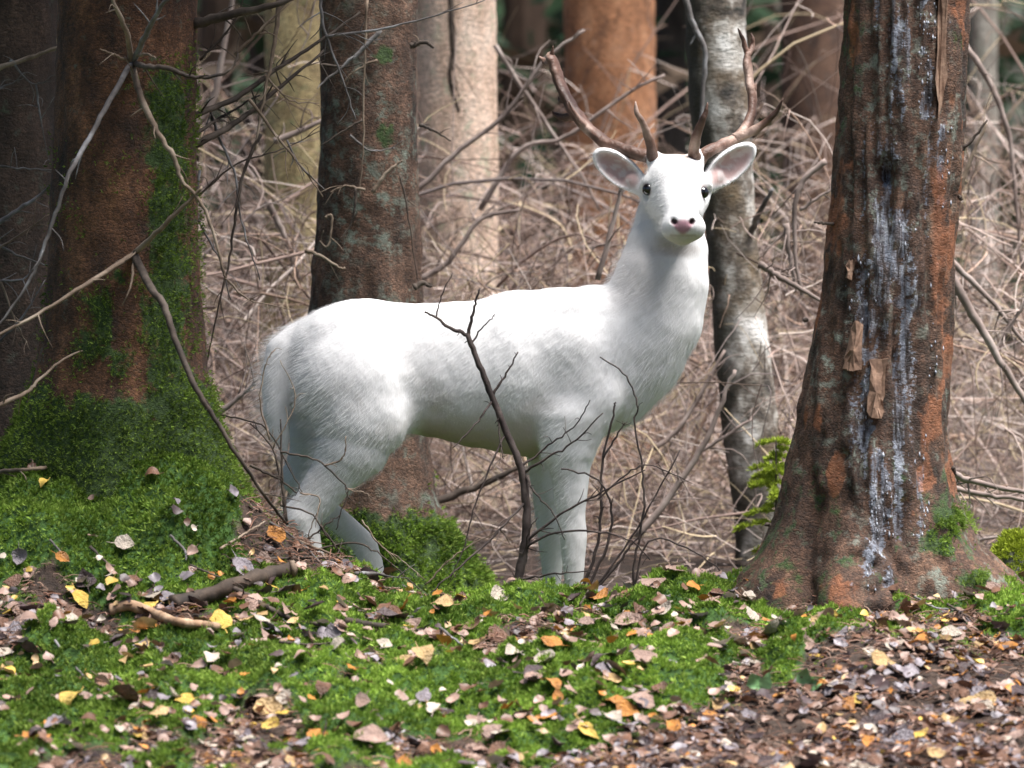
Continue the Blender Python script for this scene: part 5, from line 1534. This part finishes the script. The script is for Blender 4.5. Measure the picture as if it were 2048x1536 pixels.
    S2 = S * np.array([r0 * 1.1, r0 * 1.1, (top - bb[2]) * 0.62]) * (1 + (fbm(S * 3, 3, 99) - 0.5) * 0.35)[:, None] + np.array([c0[0] - bb[0], 0, (top - bb[2]) * 0.40])
    i = np.arange(len(S)).reshape(22, 36); nx = np.roll(i, -1, 1)
    q = np.stack([i[:-1], i[1:], nx[1:], nx[:-1]], -1).reshape(-1, 4)
    link('stone', fast_mesh('stone', S2, q), twig_mat('stone', (0.06, 0.06, 0.05), (0.13, 0.13, 0.11), (0.22, 0.21, 0.19), 20), e4)
    w = S[:, 2] > -0.3
    k = rng.choice(np.where(w)[0], 5000)
    pp = S2[k] + rng.normal(size=(5000, 3)) * 0.006
    v, q, c = tufts(pp, S[k], 0.014 * rng.uniform(0.6, 1.3, 5000), np.tile([0.32, 0.38, 0.04], (5000, 1)) * rng.uniform(0.7, 1.3, (5000, 1)), rng, 5)
    o = link('moss', fast_mesh('stone_moss', v, q, c), MOSS_MAT, e4); o['kind'] = 'stuff'
    # ---- young spruce in front of the birch
    d = 15.1
    c0 = P(1545, 1100, d); gzv = float(gz(c0[:1], c0[1:2])[0]); bb = np.array([c0[0], d, gzv])
    e5 = empty('spruce_seedling', bb, 'small yellow-green young spruce growing beside the birch foot', 'young tree')
    top = P(1552, 880, d)
    v, q = tube(catmull([bb - bb, (top - bb) * 0.5 + [0.005, 0, 0], top - bb], 8), np.linspace(0.006, 0.002, 8), 6)
    link('stem', fast_mesh('seedling_stem', v, q), BR_DARK, e5)
    PV = []; PN = []
    for j in range(34):
        s = rng.uniform(0.25, 1); a = rng.uniform(0, 6.28); L = 0.11 * (1.15 - 0.75 * s) * rng.uniform(0.6, 1.2)
        st = (top - bb) * s; u = np.array([math.cos(a), math.sin(a), 0.05])
        m = int(70 * L / 0.1) + 8
        tt = rng.uniform(0, 1, m)
        PV.append(st + u * (L * tt)[:, None] + np.array([0, 0, -0.25]) * (L * tt * tt)[:, None]); PN.append(np.tile(u * 0.7 + [0, 0, 0.4], (m, 1)))
    PV = np.vstack(PV); PN = np.vstack(PN); PN /= np.linalg.norm(PN, axis=1)[:, None]
    v, q, c = tufts(PV, PN, np.full(len(PV), 0.018), np.tile([0.34, 0.42, 0.05], (len(PV), 1)) * rng.uniform(0.6, 1.4, (len(PV), 1)), rng, 5, 0.16, 1.2)
    link('crown', fast_mesh('seedling_needles', v, q, c), MOSS_MAT, e5)
    # ---- two-leaved green plant at the path edge
    for px_, py_, lab in ((1524, 1372, 'small upright green leaf at the edge of the leafy path'), (1606, 1362, 'small broad green leaf beside the bright moss hummock')):
        p = ground_hit(px_ - 4, py_ + 22)
        e6 = empty('green_plant', p, lab, 'plant')
        gm = leaf_mat('green_leaf', (0.22, 0.42, 0.17))
        for s in (-1, 1):
            v, q = leaf_shape(rng)
            a = 0.5 * s; ln = 0.045
            Rx = np.array([math.sin(a) * 0.8, -0.25, 1.0 if px_ < 1560 else 0.55]); Rx = Rx + np.array([0.5 if px_ > 1560 else 0, 0, 0]); Rx /= np.linalg.norm(Rx)
            Rz = np.array([0.1 * s, -1, 0.3]); Rz -= Rx * Rz.dot(Rx); Rz /= np.linalg.norm(Rz); Ry = np.cross(Rz, Rx)
            vv = (v[:, :1] + 0.85) * Rx * ln + v[:, 1:2] * Ry * ln + v[:, 2:3] * Rz * ln
            link('leaf', fast_mesh('green_leaf', vv, q), gm, e6)
        v, q = tube(catmull([[0, 0, -0.02], [0, 0, 0.0], [0, 0, 0.012]], 5), np.full(5, 0.0016), 5)
        link('stem', fast_mesh('green_stem', v, q), gm, e6)
build_sticks()
